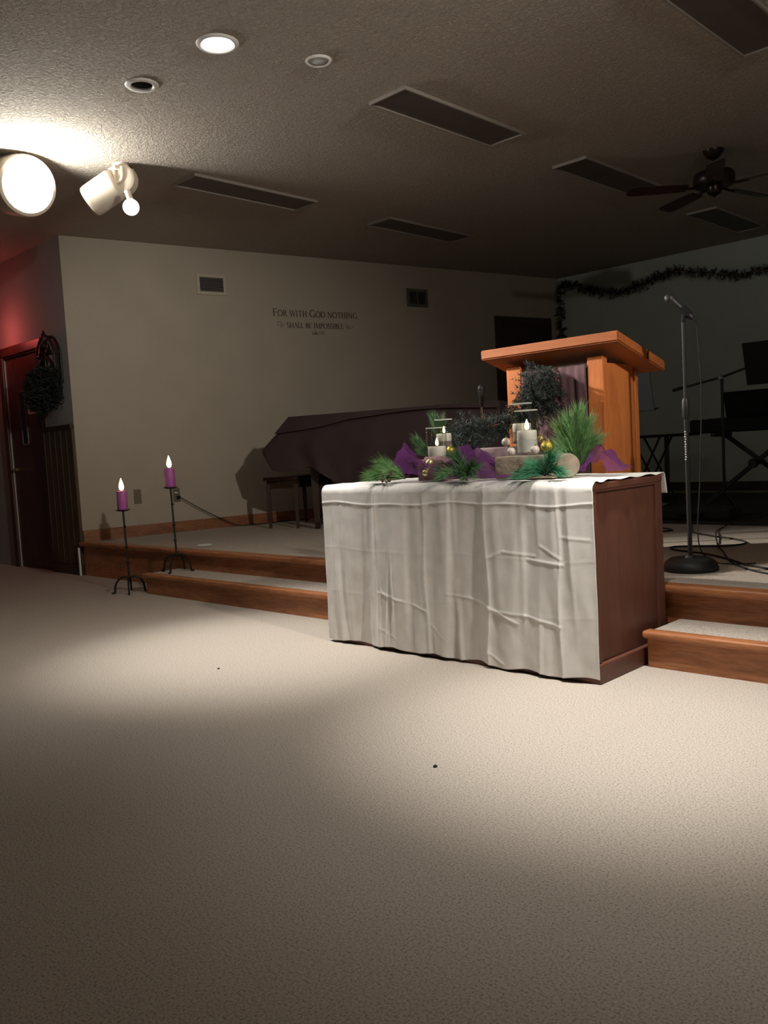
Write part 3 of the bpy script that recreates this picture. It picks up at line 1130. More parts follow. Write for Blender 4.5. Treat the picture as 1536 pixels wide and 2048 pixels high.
zt = TZ + 0.006
pine_sprig((-2.90, 3.12, zt + 0.01), [(-3.10, 3.09, zt + 0.035), (-3.02, 3.10, zt + 0.085), (-2.95, 3.07, zt + 0.045), (-3.03, 3.05, zt + 0.03)],
           'bushy green pine sprig at the left end of the altar', PINE, 21, 0.090, 150, 0.8, zmin=zt - 0.004)
pine_sprig((-2.93, 3.46, zt + 0.08), [(-2.985, 3.46, zt + 0.29), (-2.95, 3.47, zt + 0.27)], 'upright fan of pine needles behind the left glasses', PINEDK, 22, 0.085, 150, 0.5)
pine_sprig((-2.95, 3.44, zt + 0.05), [(-3.08, 3.44, zt + 0.19), (-3.06, 3.45, zt + 0.14)], 'fan of pine needles leaning left behind the purple tulle', PINEDK, 23, 0.085, 150, 0.5)
pine_sprig((-2.50, 3.10, zt + 0.01), [(-2.61, 3.09, zt + 0.06), (-2.44, 3.07, zt + 0.06), (-2.53, 3.08, zt + 0.10), (-2.57, 3.04, zt + 0.03), (-2.45, 3.05, zt + 0.03)],
           'dark green pine sprig at the middle of the altar front, among purple tulle', PINEDK, 24, 0.080, 130, 0.9, zmin=zt - 0.004)
pine_sprig((-2.07, 3.36, zt + 0.02), [(-2.07, 3.39, zt + 0.26), (-2.02, 3.37, zt + 0.21), (-2.15, 3.37, zt + 0.20), (-1.99, 3.36, zt + 0.14), (-2.13, 3.34, zt + 0.11), (-2.10, 3.36, zt + 0.23)],
           'tall spreading green pine sprig at the right of the altar', PINE, 25, 0.100, 170, 0.6, zmin=zt)
pine_sprig((-2.06, 3.09, zt + 0.01), [(-2.15, 3.06, zt + 0.02), (-2.02, 3.07, zt + 0.08), (-1.99, 3.07, zt + 0.03), (-2.08, 3.05, zt + 0.05), (-2.10, 3.04, zt + 0.02)],
           'blue-green pine sprig in front of the tan stone block', PINEBL, 26, 0.080, 140, 0.8, zmin=zt - 0.004)
# little cone clusters
for (cx, cy, cz, lab, sd) in ((-2.145, 3.055, zt + 0.035, 'cluster of small dark red cones beside the blue-green pine sprig', 31),
                              (-2.955, 3.045, zt + 0.02, 'cluster of small dark red cones on the left pine sprig', 32),
                              (-2.60, 3.06, zt + 0.045, 'cluster of small dark red cones on the middle pine sprig', 33)):
    random.seed(sd)
    s = thing('cone_cluster', lab, 'cones', (cx, cy, cz), 'small cone clusters')
    bm = B()
    pts = [(cx + random.uniform(-0.03, 0.03), cy + random.uniform(-0.015, 0.015), cz + random.uniform(-0.02, 0.025)) for k in range(9)]
    for p in pts:
        tube(bm, [(cx, cy, cz - 0.025), p], 0.0012, 5)
    obj('stalk', bm, TWIG, s)
    for p in pts:
        bm = B()
        ball(bm, p, 0.0075, 10, (1, 1, 1.2))
        for v in bm.verts:
            v.co += (v.co - Vector(p)).normalized() * 0.0016 * sin(v.co.z * 2600) 
        obj('cone', bm, CONE, s, smooth=True)

# small white disc at the edge of the cloth
bm = B()
lathe(bm, [(0, 0), (0.022, 0), (0.024, 0.004), (0.018, 0.008), (0.015, 0.016), (0, 0.017)], (-2.47, 3.045, TZ + 0.001), 20)
tag(obj('tea_light', bm, mat('pale_green_plastic', (0.38, 0.42, 0.36), 0.5), None, (-2.47, 3.045, TZ), True), 'tiny pale round tea light at the foot of the middle pine sprig', 'tea light')

# purple tulle runner heaped between the blocks
random.seed(8)
PEAKS = [(-3.02, 3.26, 0.175, 0.050), (-2.96, 3.19, 0.145, 0.06), (-2.89, 3.13, 0.12, 0.07), (-2.81, 3.10, 0.09, 0.06), (-2.73, 3.10, 0.055, 0.07), (-2.64, 3.28, 0.150, 0.06), (-2.56, 3.27, 0.13, 0.07),
         (-2.45, 3.19, 0.11, 0.06), (-1.98, 3.39, 0.13, 0.05), (-1.92, 3.37, 0.09, 0.05), (-2.33, 3.38, 0.04, 0.08), (-2.62, 3.14, 0.07, 0.07)]


def tulle_h(x, y):
    h = 0.012
    for px, py, ph, pw in PEAKS:
        q = ((x - px) / pw) ** 2 + ((y - py) / (pw * 1.3)) ** 2
        h = max(h, 0.012 + ph * exp(-q * 0.8))
    return h


vs, fs = [], []
nx, ny = 190, 46
for i in range(nx + 1):
    x = -3.15 + 1.32 * i / nx
    for j in range(ny + 1):
        yc = 3.24 + 0.04 * sin(x * 6)
        y = yc - 0.19 + 0.36 * j / ny
        h = tulle_h(x, y)
        cr = 0.020 * noise.noise((x * 26, y * 26, 1)) + 0.012 * noise.noise((x * 60, y * 60, 7))
        z = TZ + 0.006 + max(0.0, h + cr * min(1.0, h / 0.05 + 0.3))
        xx = x + 0.020 * noise.noise((x * 18, y * 18, 12))
        yy = y + 0.020 * noise.noise((x * 18, y * 18, 22))
        vs.append((xx, yy, z))
for i in range(nx):
    x = -3.15 + 1.32 * i / nx
    for j in range(ny):
        y = 3.05 + 0.36 * j / ny
        if tulle_h(x, y) < 0.026 and noise.noise((x * 9, y * 9, 3)) > -0.25:
            continue
        a = i * (ny + 1) + j
        fs.append((a, a + ny + 1, a + ny + 2, a + 1))
tu = raw('tulle_runner', vs, fs, TULLE, None, (-2.6, 3.24, TZ), True)
tag(tu, 'crumpled sheer purple tulle running among the candles and blocks on the altar', 'tulle')


# dark spruce garland between lectern and altar
def garland(name, label, path, thick, m, seed, nsub, nl, wd, parent_origin, zmin=None, cat='garland'):
    random.seed(seed)
    s = thing(name, label, cat, parent_origin)
    P = smoothpath(path, 10)
    bm = B()
    tube(bm, P, 0.006, 6)
    obj('core_wire', bm, TWIG, s, smooth=True)
    spec = []
    for k in range(nsub):
        f = random.random() * (len(P) - 1.001)
        i = int(f)
        p = P[i].lerp(P[i + 1], f - i)
        d = (P[i + 1] - P[i]).normalized()
        _, u, v = frame_of(d)
        a = random.uniform(0, 2 * pi)
        tk = thick(f / (len(P) - 1)) if callable(thick) else thick
        dr = (d * random.uniform(-0.3, 0.6) + u * cos(a) + v * sin(a)).normalized()
        L = tk * random.uniform(0.55, 1.1)
        tipp = p + dr * L + Vector((0, 0, -0.1 * L))
        for q in range(int(max(10, L / 0.006))):
            t = random.random()
            b = p.lerp(tipp, t)
            _, u2, v2 = frame_of(dr)
            a2 = random.uniform(0, 2 * pi)
            nd = (dr * 0.8 + (u2 * cos(a2) + v2 * sin(a2))).normalized()
            e = b + nd * nl * random.uniform(0.6, 1.1)
            if zmin is not None and e.z < zmin:
                continue
            spec.append((b, e, wd))
    V, F = needles_mesh(spec)
    raw('needles', V, F, m, s)
    return s


garland('spruce_garland', 'dark green spruce garland hung on the lectern front and trailing left behind the candles',
        [(-2.66, 4.09, 1.38), (-2.72, 4.08, 1.30), (-2.74, 4.06, 1.22), (-2.82, 4.00, 1.14), (-2.92, 3.90, 1.10), (-2.98, 3.76, 1.08), (-3.00, 3.68, 1.02), (-2.96, 3.62, 0.96), (-2.82, 3.60, 0.94)],
        lambda t: 0.125 + 0.045 * sin(t * 9 + 0.6), SPRUCE, 41, 820, 0.032, 0.0022, (-2.8, 3.9, 1.1), zmin=TZ + 0.004)
garland('tinsel_garland', 'black-green tinsel garland swagged along the top of the grey back wall',
        [(-6.17, 9.78, 2.30), (-6.16, 9.77, 2.60), (-6.14, 9.76, 2.96), (-5.96, 9.76, 2.97), (-5.65, 9.76, 2.83), (-5.30, 9.76, 2.77), (-4.97, 9.76, 2.82), (-4.65, 9.76, 2.90), (-4.30, 9.76, 2.82),
         (-3.90, 9.76, 2.73), (-3.54, 9.76, 2.73), (-3.1, 9.76, 2.82), (-2.7, 9.76, 2.90)],
        0.075, TINSEL, 42, 620, 0.035, 0.0035, (-4.4, 9.8, 2.8))

# ------------------------------------------------------------------ piano under its cover, bench
PO = Vector((-6.02, 5.04, 0))
PU = Vector((0.952, 0.306, 0)).normalized()       # from keyboard end to tail
PV = Vector((-PU.y, PU.x, 0))                      # away from the camera
PL, PW_ = 1.95, 1.40


def pp(u, v, z):
    return PO + PU * u + PV * v + Vector((0, 0, z))


pn = thing('grand_piano', 'grand piano hidden under a dark plum cover by the beige wall', 'piano', pp(0.9, 0.7, ZP))
bm = B()
out = [(0.02, 0.02), (1.2, 0.02), (1.75, 0.10), (1.92, 0.40), (1.88, 0.75), (1.5, 1.05), (0.9, 1.25), (0.5, 1.36), (0.02, 1.38)]
prism(bm, [tuple(pp(u, v, 0).xy) for u, v in out], ZP + 0.64, ZP + 0.98)
obj('case', bm, BLACK, pn)
bm = B()
prism(bm, [tuple(pp(u, v, 0).xy) for u, v in [(-0.20, 0.03), (0.03, 0.03), (0.03, 1.37), (-0.20, 1.37)]], ZP + 0.60, ZP + 0.72)
obj('keybed', bm, BLACK, pn)
for u, v in ((0.10, 0.14), (0.10, 1.24), (1.62, 0.50)):
    bm = B()
    tube(bm, [pp(u, v, ZP + 0.64), pp(u, v, ZP + 0.30), pp(u, v, ZP + 0.06)], [0.05, 0.045, 0.032], 4)
    cyl(bm, pp(u - 0.015, v, ZP + 0.03), pp(u + 0.015, v, ZP + 0.03), 0.03, n=16)
    obj('leg', bm, DARKWOOD, pn)

# the cover: rings from the top down
random.seed(5)


def cover_ring(lev):
    """lev 0 = top edge, 1 = lower hem; returns the outline points in (u, v, z)"""
    pts = []
    N = 240
    for k in range(N):
        t = k / N
        # rounded rectangle parameter around: near side, tail, far side, keyboard end
        u0 = -0.36 * min(1, lev / 0.62) ** 0.9 + (0.0 if lev <= 0.62 else (lev - 0.62) / 0.38 * 0.12)
        u1 = PL + 0.03 * lev
        v0, v1 = -0.02 * lev, PW_ + 0.03 * lev
        per = [(u0, v0), (u1, v0), (u1, v1), (u0, v1)]
        s = t * 4
        i = int(s) % 4
        a, b = per[i], per[(i + 1) % 4]
        q = s - int(s)
        u, v = a[0] + (b[0] - a[0]) * q, a[1] + (b[1] - a[1]) * q
        # ripple outwards
        rip = lev * (0.016 * sin(t * 4 * pi * 9 + 1.0) + 0.010 * sin(t * 4 * pi * 17 + 2) + 0.02 * noise.noise((u * 3, v * 3, lev)))
        nu, nv = [(0, -1), (1, 0), (0, 1), (-1, 0)][i]
        u += nu * rip
        v += nv * rip
        # hem height: short at the keyboard end, longer along the side
        hem = 0.56
        if i == 0:
            hem = 0.56 - 0.22 * max(0.0, min(1.0, (u - 0.15) / 0.5))
        elif i == 3:
            hem = 0.56
        else:
            hem = 0.34
        top = 1.035 + 0.0 * u
        z = top + (hem - top) * lev
        if i == 0:
            z += -0.02 * lev * sin(q * 25)
        pts.append(pp(u, v, ZP + z))
    return pts


vs, fs = [], []
LV = [0.0, 0.03, 0.07, 0.13, 0.2, 0.3, 0.4, 0.5, 0.6, 0.7, 0.8, 0.9, 1.0]
for lv in LV:
    vs += [tuple(p) for p in cover_ring(lv)]
N = 240
for r in range(len(LV) - 1):
    for k in range(N):
        fs.append((r * N + k, r * N + (k + 1) % N, (r + 1) * N + (k + 1) % N, (r + 1) * N + k))
ci = len(vs)
c_ = pp(0.95, 0.7, ZP + 1.045)
vs.append(tuple(c_))
for k in range(N):
    fs.append((ci, (k + 1) % N, k))
# flap: the cover is folded back along the near side
for i in range(41):
    t = i / 40
    u = -0.05 + 2.0 * t
    drop = 0.045 + 0.10 * max(0, 1 - t * 3.2) + 0.02 * sin(t * 7)
    top = 1.038
    lean = 0.30 * max(0.0, 1 - t * 6)
    for j, fz in enumerate((0, 0.5, 1.0)):
        vs.append(tuple(pp(u - lean * fz * 0.5, -0.012 - 0.022 * fz, ZP + top - drop * fz)))
fo = ci + 1
for i in range(40):
    for j in range(2):
        a = fo + i * 3 + j
        fs.append((a, a + 3, a + 4, a + 1))
cv = raw('piano_cover', vs, fs, COVERCLOTH, None, pp(0.9, 0.7, ZP + 1.0), True)
tag(cv, 'dark plum cloth cover draped over the grand piano', 'cover')

be = thing('piano_bench', 'dark wooden piano bench at the keyboard end of the covered piano', 'bench', pp(-0.38, 0.52, ZP))
bm = B()
BU0, BU1, BV0, BV1 = -0.52, -0.14, 0.20, 0.92
obox(bm, pp((BU0 + BU1) / 2, (BV0 + BV1) / 2, ZP + 0.475), PU, PV, (0, 0, 1), BU1 - BU0, BV1 - BV0, 0.035, 0.008)
obj('seat', bm, DARKWOOD, be)
bm = B()
obox(bm, pp((BU0 + BU1) / 2, (BV0 + BV1) / 2, ZP + 0.42), PU, PV, (0, 0, 1), BU1 - BU0 - 0.05, BV1 - BV0 - 0.05, 0.08)
obj('apron', bm, DARKWOOD, be)
for u in (BU0 + 0.035, BU1 - 0.035):
    for v in (BV0 + 0.035, BV1 - 0.035):
        bm = B()
        tube(bm, [pp(u, v, ZP + 0.42), pp(u, v, ZP)], [0.030, 0.020], 4)
        obj('leg', bm, DARKWOOD, be)

# ------------------------------------------------------------------ microphones
def round_base_stand(loc, height, label, rb=0.127, hb=0.055, chrome=False, clutch=None):
    x, y, z = loc
    s = thing('microphone_stand', label, 'microphone stand', loc, 'microphone stands on the platform')
    bm = B()
    lathe(bm, [(0, 0), (rb - 0.004, 0), (rb, 0.006), (rb, 0.018), (rb * 0.90, hb * 0.72), (rb * 0.72, hb), (0.03, hb + 0.003), (0.022, hb + 0.014), (0, hb + 0.014)], loc, 40)
    obj('round_base', bm, BLACKM, s, smooth=True)
    ck = clutch or z + height * 0.55
    bm = B()
    cyl(bm, (x, y, z + hb), (x, y, ck), 0.0115, n=14)
    obj('lower_tube', bm, BLACKM, s, smooth=True)
    bm = B()
    lathe(bm, [(0, 0), (0.014, 0), (0.018, 0.012), (0.018, 0.085), (0.013, 0.10), (0, 0.10)], (x, y, ck - 0.05), 16)
    obj('clutch', bm, BLACKM, s, smooth=True)
    bm = B()
    cyl(bm, (x, y, ck), (x, y, z + height), 0.008, n=12)
    obj('upper_tube', bm, CHROME if chrome else BLACKM, s, smooth=True)
    return s


def microphone(tip, tail, label):
    """tip = centre of the grille end"""
    tip, tail = Vector(tip), Vector(tail)
    s = thing('microphone', label, 'microphone', tail, 'handheld microphones on stands')
    d = (tail - tip).normalized()
    bm = B()
    lathe(bm, [(0, 0), (0.012, 0.003), (0.021, 0.012), (0.0255, 0.027), (0.0255, 0.034), (0.021, 0.046)], tip, 24, d)
    obj('grille', bm, BLACKM, s, smooth=True)
    bm = B()
    L = (tail - tip).length
    lathe(bm, [(0, 0.044), (0.023, 0.044), (0.0235, 0.052), (0.019, 0.066), (0.0125, L - 0.006), (0.011, L), (0, L)], tip, 24, d)
    obj('handle', bm, BLACKM, s, smooth=True)
    return s


M1 = (-1.912, 4.13, ZP)
round_base_stand(M1, 1.235, 'tall black microphone stand with domed round base right of the lectern', 0.135, 0.062, clutch=1.12)
m1 = microphone((-1.992, 4.115, 1.688), (-1.872, 4.150, 1.560), 'black microphone angled up on the tall stand right of the lectern')
bm = B()
tube(bm, [(-1.912, 4.13, 1.545), (-1.908, 4.132, 1.575), (-1.895, 4.140, 1.590)], [0.009, 0.011, 0.012], 12)
lathe(bm, [(0.0205, -0.022), (0.0225, -0.022), (0.020, 0.03), (0.018, 0.03)], (-1.905, 4.14, 1.598), 20, Vector((0.12, 0.035, -0.128)), close=True)
tag(obj('microphone_clip', bm, BLACK, None, (-1.912, 4.13, 1.56), True), 'black clip holding the microphone on the tall stand', 'clip')
M2 = (-3.545, 4.60, ZP)
round_base_stand(M2, 0.98, 'short microphone stand with a chrome tube left of the lectern', 0.12, 0.04, True, 0.86)
microphone((-3.541, 4.60, 1.40), (-3.545, 4.60, 1.25), 'black upright microphone on the short stand left of the lectern')

# silver beads / cable wrap on the tall stand
bm = B()
for k in range(12):
    a = k * 0.9
    ball(bm, (M1[0] + 0.001 * sin(a * 3), M1[1] - 0.0135, 1.005 - k * 0.0125), 0.0050, 8)
tag(obj('bead_strand', bm, mat('silver_beads', (0.6, 0.6, 0.6), 0.3, 0.4), None, (M1[0], M1[1], 0.95), True), 'short strand of silver beads wound on the tall microphone stand', 'beads')

# ------------------------------------------------------------------ band equipment at the back
# boom stand
bs = thing('boom_microphone_stand', 'black tripod boom microphone stand beside the keyboard', 'microphone stand', (-2.89, 6.9, ZP), 'microphone stands on the platform')
bm = B()
cyl(bm, (-2.89, 6.9, ZP + 0.16), (-2.885, 6.9, 1.42), 0.0115, n=12)
obj('pole', bm, BLACKM, bs, smooth=True)
bm = B()
tube(bm, [(-3.27, 6.9, 1.366), (-2.885, 6.9, 1.430), (-2.40, 6.9, 1.560)], [0.009, 0.010, 0.008], 10)
cyl(bm, (-3.30, 6.9, 1.361), (-3.22, 6.9, 1.374), 0.014, n=12)
obj('boom_arm', bm, BLACKM, bs, smooth=True)
bm = B()
ball(bm, (-2.885, 6.885, 1.425), 0.022, 14)
cyl(bm, (-2.885, 6.86, 1.425), (-2.885, 6.90, 1.425), 0.013, n=12)
obj('swivel_knob', bm, CHROME, bs, smooth=True)
for k in range(3):
    a = pi / 2 + k * 2 * pi / 3
    bm = B()
    tube(bm, [(-2.89, 6.9, ZP + 0.20), (-2.89 + 0.24 * cos(a), 6.9 + 0.24 * sin(a), ZP + 0.020)], 0.009, 8)
    obj('leg', bm, BLACKM, bs, smooth=True)

# keyboard on an X stand
KX0, KX1, KY0, KY1 = -3.30, -2.02, 7.18, 7.50
kb = thing('keyboard', 'black electronic keyboard on a folding X stand near the back wall', 'keyboard', ((KX0 + KX1) / 2, 7.34, 0.97))
bm = B()
box(bm, KX0, KX1, KY0, KY1, 0.985, 1.105, 0.02, 3)
obj('body', bm, BLACK, kb)
bm = B()
box(bm, KX0 + 0.10, KX1 - 0.06, KY1 - 0.165, KY1 - 0.012, 1.104, 1.112, 0.002)
obj('keys', bm, KEYW, kb)
bm = B()
obox(bm, (-2.58, KY0 + 0.06, 1.215), (1, 0, 0), Vector((0, -0.25, 1)).normalized(), Vector((0, -1, -0.25)).normalized(), 0.86, 0.22, 0.008, 0.002)
obj('music_rest', bm, BLACK, kb)
xs_ = thing('keyboard_stand', 'black folding X stand carrying the keyboard', 'stand', (-2.77, 7.34, ZP))
for sgn, yy in ((1, 7.26), (-1, 7.42)):
    bm = B()
    d = Vector((0.31 * sgn, 0, 0.245))
    c = Vector((-2.775, yy, 0.72))
    top, bot = c + d, c - d * (0.395 / 0.245)
    obox(bm, (top + bot) / 2, (top - bot).normalized(), (0, 1, 0), (top - bot).normalized().cross(Vector((0, 1, 0))), (top - bot).length, 0.03, 0.036, 0.004)
    obj('crossed_leg', bm, BLACKM, xs_)
    bm = B()
    box(bm, top.x - 0.02, top.x + 0.02, 7.16, 7.52, 0.952, 0.984, 0.004)
    obj('support_bar', bm, BLACKM, xs_)
    bm = B()
    box(bm, bot.x - 0.018, bot.x + 0.018, 7.14, 7.54, ZP + 0.001, ZP + 0.035, 0.004)
    obj('foot_bar', bm, BLACKM, xs_)
bm = B()
lathe(bm, [(0, -0.02), (0.034, -0.02), (0.042, 0), (0.034, 0.03), (0, 0.03)], (-2.775, 7.22, 0.72), 20, (0, -1, 0))
cyl(bm, (-2.775, 7.20, 0.72), (-2.775, 7.45, 0.72), 0.018, n=12)
obj('locking_hub', bm, BLACKM, xs_, smooth=True)


def music_stand(c, w_, h_, label, az, tilt):
    """c = centre of the desk; az = which way its face looks"""
    cx, cy, cz = c
    s = thing('music_stand', label, 'music stand', (cx, cy, ZP), 'black music stands')
    f = Vector((cos(az), sin(az), 0))
    r = Vector((-sin(az), cos(az), 0))
    up = (Vector((0, 0, 1)) * cos(tilt) - f * sin(tilt)).normalized()
    nn = r.cross(up).normalized()
    bm = B()
    obox(bm, c, r, up, nn, w_, h_, 0.006, 0.002)
    obox(bm, Vector(c) - up * (h_ / 2) + nn * 0.03 * (1 if nn.dot(f) > 0 else -1), r, nn, up, w_, 0.06, 0.005, 0.001)
    obj('desk', bm, BLACK, s)
    bx = Vector((cx, cy, 0)) - f * 0.05
    bm = B()
    tube(bm, [(bx.x, bx.y, ZP + 0.12), (bx.x, bx.y, cz - 0.05), (cx - f.x * 0.01, cy - f.y * 0.01, cz - 0.02)], 0.010, 10)
    obj('pole', bm, BLACKM, s, smooth=True)
    for k in range(3):
        a = az + k * 2 * pi / 3
        bm = B()
        tube(bm, [(bx.x, bx.y, ZP + 0.14), (bx.x + 0.24 * cos(a), bx.y + 0.24 * sin(a), ZP + 0.012)], 0.009, 8)
        obj('leg', bm, BLACKM, s, smooth=True)
    return s


music_stand((-2.28, 6.55, 1.485), 0.56, 0.32, 'black music stand in front of the keyboard at the right edge', pi / 2 + 0.05, 0.30)
music_stand((-2.76, 5.0, 1.30), 0.46, 0.30, 'black music stand mostly hidden behind the lectern', pi / 2, 0.20)

# low folding stand behind the lectern
fsd = thing('folding_table', 'small black folding table with crossed legs behind the lectern', 'table', (-3.74, 7.6, ZP))
bm = B()
box(bm, -4.02, -3.46, 7.45, 7.75, 0.972, 1.0, 0.006)
obj('tabletop', bm, BLACK, fsd)
for yy in (7.48, 7.72):
    for sgn in (1, -1):
        bm = B()
        tube(bm, [(-3.86 + 0.14 * sgn, yy, 0.975), (-3.86 - 0.20 * sgn, yy, ZP + 0.011)], 0.011, 8)
        obj('leg', bm, BLACKM, fsd, smooth=True)
for xx in (-3.70, -3.725):
    bm = B()
    tube(bm, [(xx, 7.6, 0.975), (xx - 0.01, 7.6, ZP + 0.011)], 0.011, 8)
    obj('brace', bm, BLACKM, fsd, smooth=True)

# dark mat, case and cables
bm = B()
vs_ = [(-5.2, 6.30), (-1.2, 6.16), (-1.0, 9.3), (-5.2, 9.4)]
prism(bm, vs_, ZP + 0.001, ZP + 0.010)
tag(obj('floor_mat', bm, MATDARK, None, (-3.0, 7.6, ZP)), 'large black mat under the band equipment at the back of the platform', 'mat')
ec = thing('equipment_case', 'low black equipment case on the mat in front of the keyboard', 'case', (-2.72, 6.62, ZP + 0.010))
bm = B()
box(bm, -3.22, -2.62, 6.36, 6.60, ZP + 0.011, ZP + 0.115, 0.03, 3)
obj('body', bm, RUBBER, ec)
bm = B()
tube(bm, smoothpath([(-3.02, 6.37, ZP + 0.06), (-3.00, 6.33, ZP + 0.065), (-2.86, 6.33, ZP + 0.065), (-2.84, 6.37, ZP + 0.06)], 5), 0.009, 8)
obj('handle', bm, BLACK, ec, smooth=True)
pd = thing('foot_pedal', 'small black foot pedal on the mat under the keyboard', 'pedal', (-3.55, 7.15, ZP + 0.010))
bm = B()
box(bm, -3.62, -3.50, 7.0, 7.26, ZP + 0.011, ZP + 0.045, 0.008)
obj('base', bm, BLACK, pd)
bm = B()
obox(bm, (-3.56, 7.10, ZP + 0.065), (1, 0, 0), Vector((0, 1, 0.12)).normalized(), Vector((0, -0.12, 1)).normalized(), 0.10, 0.18, 0.012, 0.003)
obj('treadle', bm, CHROME, pd)


def cable(name, pts, r, label, m=RUBBER, group='black cables on the platform', cat='cable', n=10):
    bm = B()
    tube(bm, smoothpath(pts, n), r, 8)
    return tag(obj(name, bm, m, None, pts[0], True), label, cat, group)


zc = ZP + 0.006
cable('cable', [(-2.90, 6.25, ZP + 0.016), (-2.74, 5.95, zc), (-2.62, 5.70, zc), (-2.42, 5.52, zc), (-2.20, 5.38, zc), (-2.06, 5.22, zc), (-2.10, 5.05, zc), (-2.28, 4.98, zc), (-2.38, 4.90, zc), (-2.30, 4.78, zc),
                (-2.08, 4.68, zc), (-1.88, 4.52, zc), (-1.72, 4.36, zc), (-1.45, 4.20, zc), (-1.1, 4.1, zc)],
      0.0055, 'black cable looping in an S from the mat across the platform carpet')
cable('cable', [(-2.56, 6.22, ZP + 0.016), (-2.50, 5.85, zc), (-2.36, 5.48, zc + 0.012), (-2.14, 5.00, zc), (-2.01, 4.75, zc + 0.012), (-1.86, 4.48, zc), (-1.70, 4.26, zc), (-1.52, 4.12, zc), (-1.3, 4.03, zc)],
      0.0045, 'thin black cable running straight from the mat and crossing the S-shaped cable')
cable('cable', [(-3.60, 6.10, zc), (-3.2, 6.02, zc), (-2.86, 5.84, zc), (-2.80, 5.72, zc), (-2.96, 5.70, zc), (-3.06, 5.78, zc)],
      0.0055, 'short black cable curled by the tall microphone stand')
cable('cable', [(-2.20, 6.10, zc + 0.004), (-1.9, 6.0, zc), (-1.6, 6.02, zc), (-1.2, 5.9, zc)],
      0.0055, 'black cable along the front edge of the mat at the right')
cable('cable', [(-3.0, 7.0, ZP + 0.017), (-2.7, 6.9, ZP + 0.017), (-2.5, 7.02, ZP + 0.017), (-2.2, 6.9, ZP + 0.017), (-1.9, 7.0, ZP + 0.017)],
      0.006, 'black cable lying on the mat under the keyboard')
cable('cable', [(-1.865, 4.155, 1.553), (-1.862, 4.175, 1.50), (-1.855, 4.185, 1.2), (-1.87, 4.18, 0.8), (-1.885, 4.17, 0.45), (-1.86, 4.28, ZP + 0.03), (-1.80, 4.36, zc), (-1.70, 4.42, zc)],
      0.003, 'thin cable hanging down beside the tall microphone stand', n=8)

# ------------------------------------------------------------------ left wall: lettering, vents, outlets
TH, TN = 0.16, 0.075


